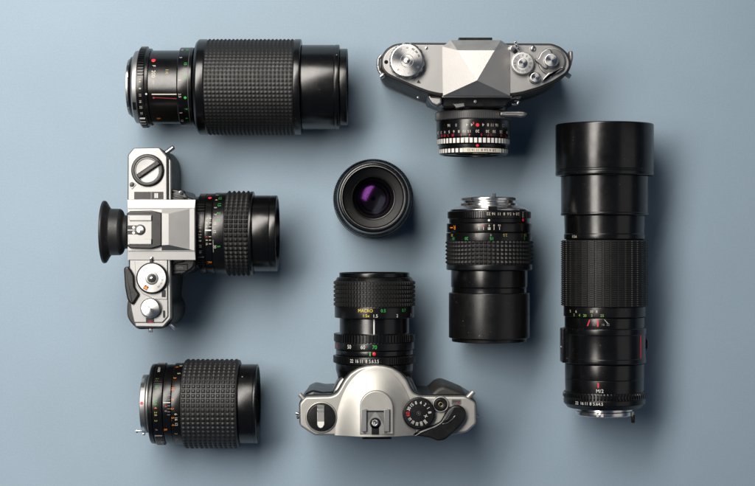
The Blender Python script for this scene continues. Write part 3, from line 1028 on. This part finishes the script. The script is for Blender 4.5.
prism(b, rpoly(fr, 1.5 * c.k), .008, H - .010, M_PLASTIC, .001)
b.build('body', root)
b = MB()
prism(b, inset(po, 2.2 * c.k), H - .002, H + .0006, M_SATCHR, .0006)
# small fittings of the plate
disc(b, c, 426.4, 48, H, [(0, .01), (0, 1.7), (1.2, 1.5), (1.3, .01)], M_CHROME, 24)
disc(b, c, 386.2, 62, H, [(0, .01), (0, 2.0), (.9, 2.0), (.9, .01)], M_VOID, 24)
prism(b, c.poly([(416.8, 83), (420.8, 83.4), (418.4, 80)]), H, H + .0009, M_BLKP)
disc(b, c, 533, 48.2, H, [(0, .01), (0, 3.1), (2, 2.9), (2.6, 1.6), (2.7, .01)], M_CHROME, 32)
b.build('top_plate', root)
b = MB()   # pointed prism
hz = H + .0118
A = c.P(476.9, 80.4, hz)
zb = H + .0012
zc = H + .0086
TL, TR = c.P(450.8, 40.2, zb + .0005), c.P(500.8, 40.2, zb + .0005)
LT, LB = c.P(442.4, 46.6, zb), c.P(443, 95.8, zb)
RT, RB = c.P(510, 46.6, zb), c.P(510, 95.8, zb)
C1, C2 = c.P(457.6, 50.4, zc + .0006), c.P(494.6, 50.4, zc + .0006)
b.add([LT, LB, A, C1, TL], [(0, 1, 2, 3), (0, 3, 4)], M_PRISM)
b.add([A, RB, RT, TR, C2], [(0, 1, 2, 4), (4, 2, 3)], M_PRISM)
b.add([LB, RB, A], [(0, 1, 2)], M_PRISM)
b.add([A, C2, C1], [(0, 1, 2)], M_PRISM)
b.add([C1, C2, TR, TL], [(0, 1, 2, 3)], M_PRISM)
base = [TL, LT, LB, RB, RT, TR]
low = [(x, y, H - .0105) for x, y, z in base]
loft(b, base, low, M_PRISM)
b.build('prism_housing', root, 8)
b = MB()
prism(b, rpoly(c.poly(rect(458.6, 37.4, 492.4, 42)), .6 * c.k), H - .022, H - .0005, M_PLASTIC, .0006)
b.build('eyepiece', root)
b = MB()
prism(b, c.poly(rect(442, 96.0, 512, 97.4), H - .002), H - .012, H - .002, M_SATCHR, .0004)
br = rpoly(c.poly([(428, 95.6), (441.5, 97), (442, 103.5), (437, 106.5), (432, 104), (428.6, 99)], H - .006), 1.5 * c.k)
prism(b, br, H - .016, H - .005, M_SATCHR, .0015)
prism(b, rpoly(c.poly([(511, 96.4), (520.5, 95.6), (521, 98), (511, 99)], H - .006), .8 * c.k), H - .016, H - .005, M_SATCHR, .0008)
b.build('front_trim', root)
b = MB()
tube(b, c.P(512, 104.6, H - .012), c.P(517.5, 104.2, H - .012), 1.3 * c.k, M_CHROME)
tube(b, c.P(517.3, 104.4, H - .012), c.P(518.4, 101, H - .012), 1.2 * c.k, M_CHROME)
tube(b, c.P(518.4, 101.2, H - .012), c.P(512.6, 99.8, H - .012), 1.1 * c.k, M_CHROME)
b.build('release_catch', root)
b = MB()
tube(b, c.P(475.4, 101.6, H - .012), c.P(475.4, 101.6, H - .0085), 1.7 * c.k, M_GREYM)
prism(b, rpoly(c.poly([(452, 104.2), (464, 103.2), (464.6, 107.4), (456, 109)], H - .016), .7 * c.k), H - .022, H - .0095, M_GREYM, .0006)
b.build('lens_catch', root)
b = MB()   # large film-speed / rewind dial
x, y, zt = disc(b, c, 407, 60.6, H, [(0, .01), (0, 16.8), (2, 17), (7.6, 17), (8.2, 16.6), (8.4, 15.6), (8.4, .01)], M_SPUN, 96)
knurl(b, .001, .0078, 18.1 * K(zt), 1.2 * K(zt), 16, 1, M_SATCHR, AtUp(x, y, H + .0002), ka=([0, .2, .4, .6, .8], [0.1, .6, .95, .95, .6]), kx=([0, .06, .94], [0, 1, 1]))
for r in (6.6, 3.6):
    disc(b, c, 407, 60.6, H, [(8.2, r - .35), (8.55, r - .3), (8.55, r + .1), (8.2, r + .2)], M_GREYM, 64, .0001)
disc(b, c, 407, 60.6, H, [(8, .01), (8, 3.2), (9.0, 2.9), (9.1, .01)], M_SPUN, 48)
kz = K(zt)
spokes(b, x, y, H + .0087, kz, 12.8, ['400', '200', '100'], M_BLKP, 2.0, 62, -19, .75)
spokes(b, x, y, H + .0087, kz, 12.8, ['50', '25', '12', '6'], M_GREYP, 2.0, 90, 28, .8)
spokes(b, x, y, H + .0087, kz, 12.8, ['15', '18', '21'], M_GREYP, 2.0, -30, -26, .8)
spokes(b, x, y, H + .0087, kz, 12.8, ['X'], M_RED, 2.0, 226, 10, .8)
b.build('film_speed_dial', root)
b = MB()   # shutter dial
x, y, zt = disc(b, c, 522.8, 63.2, H, [(0, .01), (0, 11.2), (4.6, 11.2), (5.2, 10.7), (5.3, 10), (5.3, .01)], M_DIAL, 80)
knurl(b, .0006, .0042, 11.9 * K(zt), .7 * K(zt), 60, 1, M_SATCHR, AtUp(x, y, H), ka=RIB, kx=SOLID)
disc(b, c, 522.8, 63.2, H, [(5, .01), (5, 5.0), (5.7, 4.8), (5.7, .01)], M_SPUN, 48)
kz = K(zt)
spokes(b, x, y, H + .0054, kz, 8.0, ['1', '2', '4', '8', '15', '30', '60', '125', '250', '500', '1000', 'B'], M_BLKP, 2.5, 150, -30, .7)
b.build('shutter_dial', root)
b = MB()
pts = [(515.4, 41), (515.8, 44), (517.6, 47), (520.2, 50)]
for i in range(3):
    tube(b, c.P(*pts[i], H + .006), c.P(*pts[i + 1], H + .005), 1.5 * c.k, M_CHROME)
disc(b, c, 512.6, 48.6, H, [(0, .01), (0, 3.0), (3, 2.6), (3, .01)], M_CHROME, 32)
disc(b, c, 515, 51, H, [(0, .01), (0, 2.4), (2, 2.4), (2, .01)], M_PLASTIC, 32)
b.build('shutter_cocking_lever', root)
b = MB()   # wind lever with its turned hub
x, y, zt = disc(b, c, 551.9, 61, H, [(0, .01), (0, 14.2), (1.8, 14.2), (2.4, 13.4), (2.4, .01)], M_SATCHR, 80)
disc(b, c, 552.4, 61.2, H, [(2, .01), (2, 12.6), (3.0, 12.6), (3.2, 12), (3.0, .01)], M_GREYM, 72)
lv = c.poly([(538, 58.5), (541, 52), (547, 48.2), (551, 49), (553, 54), (552, 62), (548.8, 66.8), (546.6, 69.4), (543.6, 68.4), (540, 64.6), (535.5, 61), (535, 57.5)], H + .005)
prism(b, rpoly(lv, 2 * c.k), H + .002, H + .005, M_BRIGHT, .001)
b.build('wind_lever_hub', root)
b = MB()
arm = [(548.6, 72.2), (553, 71.6), (558, 70), (562.6, 66), (564.6, 67), (562, 70.4), (557, 73.6), (551, 74.6), (547.6, 77.4), (544, 81.4), (541.6, 82), (543, 78)]
prism(b, rpoly(c.poly(arm, H + .004), 1.2 * c.k), H, H + .004, M_SATCHR, .0009)
disc(b, c, 549.8, 76.6, H, [(0, .01), (0, 1.7), (1.4, 1.5), (1.4, .01)], M_CHROME, 20)
b.build('wind_lever', root)
b = MB()
disc(b, c, 551.4, 60.2, H, [(4, .01), (4, 7.6), (8.2, 7.2), (8.8, 6.4), (8.9, .01)], M_SPUN, 64)
b.build('frame_counter', root)
b = MB()
disc(b, c, 535.4, 77.4, H, [(0, .01), (0, 6.3), (1.4, 6.3), (2, 5.6), (2.2, 5.4), (5.2, 5.2), (5.6, 4.6), (5.4, .01)], M_SPUN, 56)
b.build('release_button', root)
b = MB()
loop = [(381.5, 55), (378.4, 59), (378, 65.6), (379.2, 71), (382, 75)]
for i in range(4):
    tube(b, c.P(*loop[i], H - .014), c.P(*loop[i + 1], H - .014), 1.7 * c.k, M_SATCHR)
tube(b, c.P(380.4, 77, H - .008), c.P(384, 74.4, H - .008), 2.6 * c.k, M_CHROME)
b.build('strap_lug', root)
b = MB()
prism(b, rpoly(c.poly([(569, 51), (572.6, 51.4), (573, 58), (571.2, 66), (569, 66)], H - .010), .8 * c.k), H - .02, H - .008, M_SATCHR, .001)
tube(b, c.P(565.4, 73, H - .008), c.P(570.6, 77, H - .008), 2.7 * c.k, M_CHROME)
b.build('strap_lug', root)
b = MB()
tube(b, c.P(418.4, 97.6, H - .02), c.P(418.4, 97.6, H - .016), 1.3 * c.k, M_CHROME)
b.build('flash_socket', root)
zl_ = .043
k = K(zl_)
ax, ay = c.p(473.4, 108, zl_)
MD = Matrix.Rotation(-pi / 2, 4, 'Z')
ay = c.p(473.4, 108, zl_ + .024)[1]
L = Lens(k, 108, 473.4, 'down', Matrix.Translation((ax, ay, zl_)) @ MD, K(zl_ + .024))
b = MB()
L.sleeve(b, [(100, 33), (109.6, 34), (110, 36), (119, 36.4), (119.3, 37), (136.6, 36.8), (137, 35.2), (143.6, 35), (144, 34.6), (147.2, 34.4), (147.6, 33.6), (152.6, 33.6)], M_SATIN, 18)
for tx, p, m in (('16', 447.8, M_CREAM), ('8', 454.6, M_GREYP), ('4', 465, M_CREAM), ('4', 469.6, M_CREAM), ('4', 480.8, M_CREAM), ('8', 485.6, M_CREAM),
                 ('11', 489.8, M_CREAM), ('16', 494.6, M_CREAM), ('22', 501.4, M_GREYP)):
    L.text(b, tx, 125.2, 37, 2.9, m, p=p, o=-90)
L.dot(b, 125.4, 37, 1.7, M_RED, p=475.2, dome=False)
L.patch(b, 122.6, 124.6, 37, M_RED, p0=470.8, p1=471.8)
for tx, p in (('2.8', 437.8), ('3', 440.6), ('4', 444), ('5', 448), ('6', 452.4), ('8', 457.2), ('10', 462.6), ('15', 467.2), ('20', 475.2), ('30', 485.2), ('50', 491.8), ('25', 498.8), ('00', 505.6)):
    L.text(b, tx, 131.6, 36.9, 2.7, M_CREAM, p=p)
for tx, p in (('1', 438.8), ('12', 441.2), ('15', 444), ('2', 447), ('25', 451.6), ('3', 459.6), ('4', 467.6), ('5', 479), ('7', 485.8), ('1', 488.6), ('2', 498.8), ('3', 504)):
    L.text(b, tx, 135.2, 36.9, 2.2, M_RED, p=p)
L.dot(b, 145.7, 34.5, 1.3, M_RED, p=475.2, dome=False)
lens = b.build('lens', root)
b = MB()
L.sleeve(b, [(110, 37), (110.6, 37.8), (118.4, 37.8), (119, 37)], M_DKGREY, 33, b=.5)
L.knurl(b, 110.8, 118.2, 38.2, .5, 120, 1, M_DKGREY, ka=RIB, kx=SOLID)
L.patch(b, 111.2, 117.8, 38.2, M_GREYP, p0=500.8, p1=502.8)
b.build('aperture_ring', lens)
b = MB()
L.sleeve(b, [(137.2, 36.3), (143.4, 36)], M_SATIN, 33, b=.5)
L.zebra(b, 138, 142.8, 36.2, 52, .68, M_WHITE)
b.build('focus_ring', lens)
b = MB()
L.sleeve(b, [(147.4, 34.6), (152.6, 34.4), (153.0, 33.4), (153.8, 32.6), (153.8, 31), (148, 29)], M_SATIN, 27, b=.5)
L.zebra(b, 148.2, 152.2, 34.5, 46, .68, M_WHITE)
L.patch(b, 148.2, 152.2, 34.5, M_CREAM, p0=461.6, p1=497.8, lift=.3, n=24)
for i, tx in enumerate(('22', '16', '11', '8', '5.6', '4', '2.8')):
    L.text(b, tx, 150.2, 34.9, 2.4, M_BLKP, p=467 + i * 4.2)
L.text(b, 'LENS MADE IN GERMANY', 153.4, 33.2, .9, M_GREYP, p=478)
b.build('preset_ring', lens)
b = MB()
L.sleeve(b, [(148, 29), (150, 20), (151.6, 10), (152, .01)], M_GLASSB)
b.build('front_element', lens)
b = MB()
za = zl_ + .027
arm = rpoly(c.poly([(500, 111.6), (505.5, 111), (519, 110.8), (524, 111.2), (527.6, 113.4), (526, 116), (521, 117.4), (517.4, 116.6), (505.5, 116.4), (500, 115.8)], za), 1.2 * c.k)
prism(b, arm, za - .005, za, M_BRIGHT, .0014)
b.build('stop_down_lever', lens)

# ------------------------------------------------------------------ D  silver camera, bottom
c = Cam(388, 412)
root = thing('film_camera', 'champagne silver camera at the bottom pointing up, with rounded prism hump and black mode dial', 'camera', (*c.O, 0), 0, GC)
pl = [(299.3, 403.5), (305.4, 396.8), (331, 396.2), (336.6, 393.6), (340.2, 388.2), (344, 381), (350, 373.6), (358, 368.4), (367, 365.8), (375.5, 365.2), (384, 365.8), (393, 368.4), (401, 373.6), (407.4, 381),
      (410.6, 388.6), (414, 393.6), (420, 396.2), (465.8, 396.4), (476, 402.6), (476.4, 424), (467, 432.4), (450, 435.4), (314.5, 435.6), (299.8, 426)]
pp = rpoly(c.poly(pl), 2.4 * c.k, 4)
if area2(pp) < 0:
    pp.reverse()
b = MB()
prism(b, inset(pp, -.0006), .004, H - .0065, M_PLASTIC, .0012)
prism(b, inset(pp, .0004), 0, .0042, M_PLASTIC, .0006)
gr = c.poly([(428, 398), (438, 389), (444, 387), (450, 389), (467, 396), (474, 404), (440, 410)], H)
prism(b, rpoly(gr, 3 * c.k), 0.001, H - .012, M_LEATHER, .003)
gl = c.poly([(299.5, 404), (305, 394.6), (312, 391.6), (322, 393.6), (333, 393), (337, 398), (320, 410)], H)
prism(b, rpoly(gl, 2 * c.k), 0.001, H - .014, M_PLASTIC, .003)
sw = c.poly([(326, 398), (333, 389.6), (337.4, 381), (344, 374.4), (352, 369), (363, 366), (375.5, 365), (388, 366), (398, 369), (406, 374.4), (412.4, 381), (416, 389.6), (422, 398)], H - .026)
prism(b, rpoly(sw, 2 * c.k), .006, H - .026, M_GREYM, .003)
b.build('body', root)
b = MB()
prism(b, pp, H - .0068, H, M_CHAMP, .0016)
# prism hump, half a soft dome running into the plate
nr, na = 44, 72
vs, fs = [], []
for i in range(nr + 1):
    rho = i / nr
    g = (1 - rho ** 2.5) ** 1.75
    for j in range(na + 1):
        t = pi * j / na
        px, py = 375.5 + 41.0 * rho * cos(t), 435.2 - 69.2 * rho * sin(t)
        x, y = c.p(px, py, H)
        vs.append((x, y, H + .00012 - .0003 * (rho > .99) + .0095 * g))
for i in range(nr):
    for j in range(na):
        a = i * (na + 1) + j
        fs.append((a, a + 1, a + na + 2, a + na + 1))
b.add(vs, fs, M_CHAMP)
edge = [vs[i * (na + 1)] for i in range(nr, -1, -1)] + [vs[i * (na + 1) + na] for i in range(1, nr + 1)]
n = len(edge)
b.add(edge + [(x, y, H - .001) for x, y, z in edge], [(i, i + 1, n + i + 1, n + i) for i in range(n - 1)], M_CHAMP)
prism(b, c.poly(rect(398, 412.8, 401, 414)), H - .001, H + .0012, M_BLKP)
prism(b, rpoly(c.poly(rect(451.6, 399.2, 461, 404.4)), .8 * c.k), H - .001, H + .0004, M_GREYM)
prism(b, c.poly(rect(452.6, 400.2, 460, 402.2)), H, H + .0006, M_DKGREY)
prism(b, c.poly(rect(457.4, 402.6, 459.6, 403.8)), H, H + .0006, M_RED_G)
b.build('top_plate', root, 40)
b = MB()
za = H + .0097
arch = [(359.6, 434.6)] + [(376.4 - 17.0 * cos(t), 408 - 17.4 * sin(t)) for t in [pi * i / 18 for i in range(19)]] + [(393.6, 434.6)]
arch = [(x if x > 360 else 360, y) for x, y in arch]
prism(b, c.poly(arch, za), H, za, M_CHAMP, .0009)
b.build('shoe_platform', root)
b = MB()
zs = za + .0028
prism(b, c.poly(rect(363.6, 411.6, 387, 434.2), za), za - .001, za + .0003, M_GREYM)
prism(b, c.poly([(366.4, 425), (375.3, 411), (384.2, 425), (384.2, 434), (366.4, 434)], za), za, za + .0005, M_SATCHR)
for x0, x1 in ((361.4, 366.6), (384, 389.4)):
    prism(b, c.poly(rect(x0, 409.2, x1, 431.6), zs), zs - .0012, zs, M_BRIGHT, .0003)
for x0, x1 in ((361.4, 363), (387.8, 389.4)):
    prism(b, c.poly(rect(x0, 409.4, x1, 431.4), zs), za - .001, zs - .0008, M_BRIGHT)
prism(b, c.poly(rect(366, 410.4, 384.4, 411.6), za), za, za + .0012, M_PLASTIC)
disc(b, c, 375.3, 423.2, za, [(0, .01), (0, 5.6), (.8, 5.6), (.8, .01)], M_PLASTIC, 40, .0001)
prism(b, c.poly(rect(371.6, 424, 379, 434.4), za), za, za + .0008, M_PLASTIC)
disc(b, c, 375.3, 423.2, za, [(.5, .01), (.5, 3.6), (1.2, 3.4), (1.2, 2.0), (1.0, 1.8), (1.0, .01)], M_SPUN, 32, .0001)
b.build('accessory_shoe', root)
b = MB()
prism(b, rpoly(c.poly(rect(362, 434, 391.6, 439.4), H - .003), 1 * c.k), H - .024, H - .003, M_PLASTIC, .001)
b.build('eyepiece', root)
b = MB()
disc(b, c, 321.2, 417.4, H, [(-.5, .01), (-.5, 16.2), (.9, 15.8), (1.3, 15.2), (1.3, 14.4), (.6, 14.2)], M_CHAMP, 96)
disc(b, c, 321.2, 417.4, H, [(0, .01), (0, 14.0), (3.0, 13.9), (3.6, 13.2), (3.6, .01)], M_PLASTIC, 96)
k_o = b.build('rewind_knob', root)
b = MB()
zq = H + .0046
bar = [(317, 405.2), (324.4, 405.2), (324.6, 424.4)] + [(320.7 + 3.8 * cos(t), 424.6 + 3.8 * sin(t)) for t in [pi * i / 8 for i in range(1, 8)]] + [(316.9, 424.4)]
prism(b, c.poly(bar, zq), H + .003, zq, M_SATCHR, .0005)
prism(b, c.poly(rect(317.2, 405.6, 324.2, 408.4), zq), zq - .001, zq + .0002, M_GREYM)
prism(b, c.poly([(317.4, 421.6), (324.2, 421.6), (324.2, 424.4), (322.6, 427.2), (320.7, 428), (318.8, 427.2), (317.4, 424.4)], zq), zq - .001, zq + .0003, M_WHITE, .0002)
prism(b, c.poly(rect(317.4, 409.6, 324.1, 412), zq), zq - .001, zq + .0003, M_BRIGHT, .0001)
b.build('crank', k_o)
b = MB()
x, y, zt = disc(b, c, 418.8, 413.4, H, [(0, .01), (0, 15.8), (4.0, 15.6), (4.6, 15), (4.6, .01)], M_PLASTIC, 96)
knurl(b, .0006, .0042, 16.4 * K(zt), .7 * K(zt), 72, 1, M_PLASTIC, AtUp(x, y, H), ka=RIB, kx=SOLID)
kz = K(zt)
spokes(b, x, y, H + .0048, kz, 11.0, ['60'], M_RED, 3.6, 183, 0)
spokes(b, x, y, H + .0048, kz, 11.0, ['30', '15', '8', '4', '2', '1', 'B'], M_WHITE, 3.1, 155, -25)
spokes(b, x, y, H + .0048, kz, 10.6, ['125', '250', '500', '1000', '2000'], M_WHITE, 2.6, 212, 24, .62, True)
flat_text(b, 'X', x + 7 * kz, y - 2.6 * kz, H + .0048, 3.0 * kz, radians(-60), M_WHITE)
disc(b, c, 418.8, 413.4, H, [(4, 2.2), (4.9, 2.1), (4.9, 1.6), (4, 1.5)], M_DKGREY, 32, .0001)
disc(b, c, 418.8, 413.4, H, [(4, .01), (4, .7), (4.9, .6), (4.9, .01)], M_GREYM, 20, .0001)
b.build('mode_dial', root)
b = MB()
disc(b, c, 440.7, 404.4, H, [(0, .01), (0, 8.4), (1.6, 8.2), (2.2, 7.6), (2.2, 6.8), (1, 6.6)], M_CHAMP, 64)
disc(b, c, 440.7, 404.4, H, [(0, .01), (0, 6.5), (3, 6.3), (3.8, 5.6), (3.7, 3.0), (2.8, 2.4), (2.8, .01)], M_PLASTIC, 64)
disc(b, c, 440.9, 404.6, H, [(2.6, 2.6), (4.0, 2.5), (4.0, 1.7), (2.6, 1.4)], M_BRASS, 32, .0001)
b.build('release_button', root)
b = MB()
zw = H + .006
lv = [(412, 435.4), (419, 430.8), (433, 426), (440.6, 421.4), (444.4, 414.5), (448.4, 408.4), (453.4, 405.4), (460, 405.4), (465, 409), (466.4, 414.6), (464.6, 420.8), (459, 428), (452, 434.4), (445, 440.2),
      (437.4, 441.4), (431, 438.4)]
prism(b, rpoly(c.poly(lv, zw), 2.4 * c.k), H + .001, zw, M_PLASTIC, .0016)
glint = [(442.4, 423.6), (447.6, 421.6), (452.4, 417.8), (455, 415.2), (455.8, 416), (453, 419.2), (447.8, 423), (442.6, 424.8)]  # highlight line on the black lever, put in as a grey metal strip
prism(b, rpoly(c.poly(glint, zw), .3 * c.k), zw - .001, zw + .0006, M_GREYM, .0003)
glint2 = [(415, 435.4), (421, 431.8), (433, 427.2), (433.2, 427.9), (421.4, 432.6), (415.4, 436)]  # second highlight line near the tip, also set in grey metal
prism(b, c.poly(glint2, zw), zw - .001, zw + .0004, M_GREYM, .0002)
prism(b, rpoly(c.poly([(443.4, 421.5), (447, 412), (451.5, 407.6), (454.6, 408.4), (451.4, 414), (447.6, 420)], zw), 1.2 * c.k), zw - .001, zw + .0007, M_DKGREY, .0006)
b.build('wind_lever', root)
b = MB()
tube(b, c.P(304.6, 399.8, H - .006), c.P(299.6, 394, H - .006), 2.3 * c.k, M_CHAMP)
b.build('strap_lug', root)
b = MB()
tube(b, c.P(466.6, 398.6, H - .006), c.P(473.6, 391.6, H - .006), 2.7 * c.k, M_CHAMP)
b.build('strap_lug', root)
b = MB()
tube(b, c.P(299, 414, H - .02), c.P(295.8, 413, H - .02), 1.8 * c.k, M_CHROME)
tube(b, c.P(299, 417, H - .02), c.P(296.8, 417.6, H - .02), 1.5 * c.k, M_PLASTIC)
b.build('back_catch', root)
b = MB()
tube(b, c.P(475, 415.8, H - .02), c.P(479, 415.8, H - .02), 1.2 * c.k, M_CHROME)
b.build('back_catch', root)
zl_ = .0435
k = K(zl_)
ax, ay = c.p(374.4, 372, zl_)
MU = Matrix.Rotation(pi / 2, 4, 'Z')
ay = c.p(374.4, 372, zl_ + .027)[1]
L = Lens(k, 372, 374.4, 'up', Matrix.Translation((ax, ay, zl_)) @ MU, K(zl_ + .027))
b = MB()
L.sleeve(b, [(382, 36), (372, 38.6), (365.4, 38.6), (365, 37), (357, 37), (356.6, 38.5), (351.4, 38.5), (351, 37), (335, 37), (334.6, 34.8), (319, 34.8), (318, 33), (285, 33)], M_SATIN, 16)
L.dot(b, 353.8, 38.5, 1.8, M_RED, p=374.2)
L.patch(b, 351.8, 355.8, 38.5, M_GREEN, p0=369.6, p1=370.8)
L.patch(b, 319, 334.5, 34.8, M_WHITE, p0=373.4, p1=374.7)
lens = b.build('lens', root)
b = MB()
L.sleeve(b, [(365.2, 39.6), (364.8, 40.2), (357.6, 40.2), (357, 39.6)], M_BLACK, 34, b=.5)
for a0, a1, n in ((-1.57, -.32, 21), (.68, 2 * pi - 1.57, 68)):
    L.knurl(b, 364.8, 357.4, 41.2, 1.2, n, 1, M_BLACK, ka=RIB, kx=SOLID, a0=a0, a1=a1)
for tx, p in (('22', 352.2), ('16', 357.2), ('11', 361.8), ('8', 366.6), ('5.6', 371.4), ('3.5', 376.6)):
    L.text(b, tx, 361, 40.3, 3.4, M_WHITE, p=p, sx=.8)
b.build('aperture_ring', lens)
b = MB()
L.sleeve(b, [(351, 39.2), (350.6, 39.6), (343.6, 39.6), (343.2, 39.2), (335.4, 39.2), (335, 38.8)], M_BLACK, 34, b=.4)
L.knurl(b, 343.2, 335, 40.6, 1.4, 74, 1, M_BLACK, ka=RIB, kx=SOLID)
for tx, p, m in (('35', 337.2, M_RED), ('50', 349.8, M_WHITE), ('60', 363.2, M_WHITE), ('70', 374.6, M_GREEN)):
    L.text(b, tx, 347, 39.6, 3.8, m, p=p, sx=.9)
b.build('zoom_ring', lens)
b = MB()
L.sleeve(b, [(319, 39.2), (318.6, 39.8), (308, 39.8), (307.4, 39.4), (281.8, 39.4), (281.2, 39), (277.8, 37), (277.6, 35.6)], M_BLACK, 32, b=.5)
L.knurl(b, 307.4, 281.4, 40.8, 1.4, 76, 6, M_RUBBER, ka=([0, .14, .28, .72, .86], [0, 0, 1, 1, 0]), kx=TILE)
L.text(b, 'MACRO', 310.6, 39.8, 3.1, M_YELLOW, p=365.6, sx=.95)
L.text(b, '1:5x', 315.6, 39.8, 2.9, M_YELLOW, p=366.2)
L.text(b, '0.5', 310.6, 39.8, 3.0, M_GREEN, p=383.2)
L.text(b, '0.7', 310.6, 39.8, 3.0, M_GREEN, p=403.4)
L.text(b, '1.5', 315.8, 39.8, 3.0, M_WHITE, p=375.4)
L.text(b, '2', 315.8, 39.8, 3.0, M_WHITE, p=396.8)
L.text(b, '3', 315.8, 39.8, 3.0, M_WHITE, p=410.4)
b.build('focus_ring', lens)
b = MB()
L.sleeve(b, [(278, 34.6), (277.4, 35.2), (273.6, 35.2), (273, 34.6), (273, 33.4), (278, 31), (284, 30)], M_SATIN, 28, b=.5)
b.build('filter_ring', lens)
b = MB()
L.sleeve(b, [(284, 30), (281.5, 20), (280, 10), (279.8, .01)], M_GLASSB)
b.build('front_element', lens)

# ================================================================== table top
m = bpy.data.materials.new('blue_grey_card')
m.use_nodes = True
nt = m.node_tree
bs = nt.nodes['Principled BSDF']
bs.inputs['Roughness'].default_value = 0.62
bs.inputs['Specular IOR Level'].default_value = 0.35
tc = nt.nodes.new('ShaderNodeTexCoord')


def tex(scale, detail, rough=.5):
    n = nt.nodes.new('ShaderNodeTexNoise')
    n.inputs['Scale'].default_value = scale
    n.inputs['Detail'].default_value = detail
    n.inputs['Roughness'].default_value = rough
    nt.links.new(tc.outputs['Object'], n.inputs['Vector'])
    return n


fine, big = tex(800, 3, .75), tex(9, 5, .55)
ad = nt.nodes.new('ShaderNodeMath')
ad.operation = 'MULTIPLY_ADD'
ad.inputs[1].default_value = .65
nt.links.new(fine.outputs['Fac'], ad.inputs[0])
ml = nt.nodes.new('ShaderNodeMath')
ml.operation = 'MULTIPLY'
ml.inputs[1].default_value = .35
nt.links.new(big.outputs['Fac'], ml.inputs[0])
nt.links.new(ml.outputs[0], ad.inputs[2])
mx = nt.nodes.new('ShaderNodeMix')
mx.data_type = 'RGBA'
TABLE = (0.280, 0.371, 0.452)
mx.inputs[6].default_value = (*[q * .78 for q in TABLE], 1)
mx.inputs[7].default_value = (*[q * 1.22 for q in TABLE], 1)
nt.links.new(ad.outputs[0], mx.inputs[0])
nt.links.new(mx.outputs[2], bs.inputs['Base Color'])
bp = nt.nodes.new('ShaderNodeBump')
bp.inputs['Strength'].default_value = .35
bp.inputs['Distance'].default_value = .0003
nt.links.new(tex(900, 4, .65).outputs['Fac'], bp.inputs['Height'])
nt.links.new(bp.outputs['Normal'], bs.inputs['Normal'])
b = MB()
prism(b, rect(-.9, -.7, .9, .7), -.02, 0, m, .002)
o = b.build('tabletop')
o['kind'] = 'structure'
o['label'] = 'blue grey card surface under the cameras and lenses'

# ================================================================== light
def area(name, loc, target, sx, sy, power, color, spread=180, along=None):
    l = bpy.data.lights.new(name, 'AREA')
    l.shape = 'RECTANGLE'
    l.size, l.size_y = sx, sy
    l.energy = power
    l.color = color
    l.spread = radians(spread)
    o = bpy.data.objects.new(name, l)
    COL.objects.link(o)
    o.location = loc
    d = (Vector(target) - Vector(loc)).normalized()
    if along:
        x = Vector(along) - d * Vector(along).dot(d)
        x.normalize()
        z = -d
        y = z.cross(x)
        o.rotation_euler = Matrix((x, y, z)).transposed().to_euler()
    else:
        o.rotation_euler = d.to_track_quat('-Z', 'Y').to_euler()
    return o


# one long diffused window to the upper left, a weak return from the right
area('long_softbox', (-.43, .50, 1.08), (-.28, .05, 0), 1.36, .44, 15.2, (1.0, .945, .875), 130, (.58, 1.24, 0))
area('wall_bounce', (1.15, -.15, .95), (.1, 0, .03), .9, .9, 1.1, (1.0, .93, .86))
w = bpy.data.worlds.new('World')
scene.world = w
w.use_nodes = True
w.node_tree.nodes['Background'].inputs[0].default_value = (.42, .64, 1.0, 1)
w.node_tree.nodes['Background'].inputs[1].default_value = .075

# ================================================================== camera
cd = bpy.data.cameras.new('Camera')
co = bpy.data.objects.new('Camera', cd)
COL.objects.link(co)
co.location = (0, 0, D)
co.rotation_euler = (0, 0, 0)
cd.sensor_fit = 'HORIZONTAL'
cd.sensor_width = 36
cd.lens = 36 * D / (755 * S0)
cd.clip_start = .05
cd.clip_end = 20
scene.camera = co
scene.view_settings.view_transform = 'Standard'
scene.view_settings.look = 'None'
scene.view_settings.exposure = 0
scene.view_settings.gamma = 1
scene.render.film_transparent = False
scene.cycles.caustics_reflective = False
scene.cycles.sample_clamp_indirect = 4
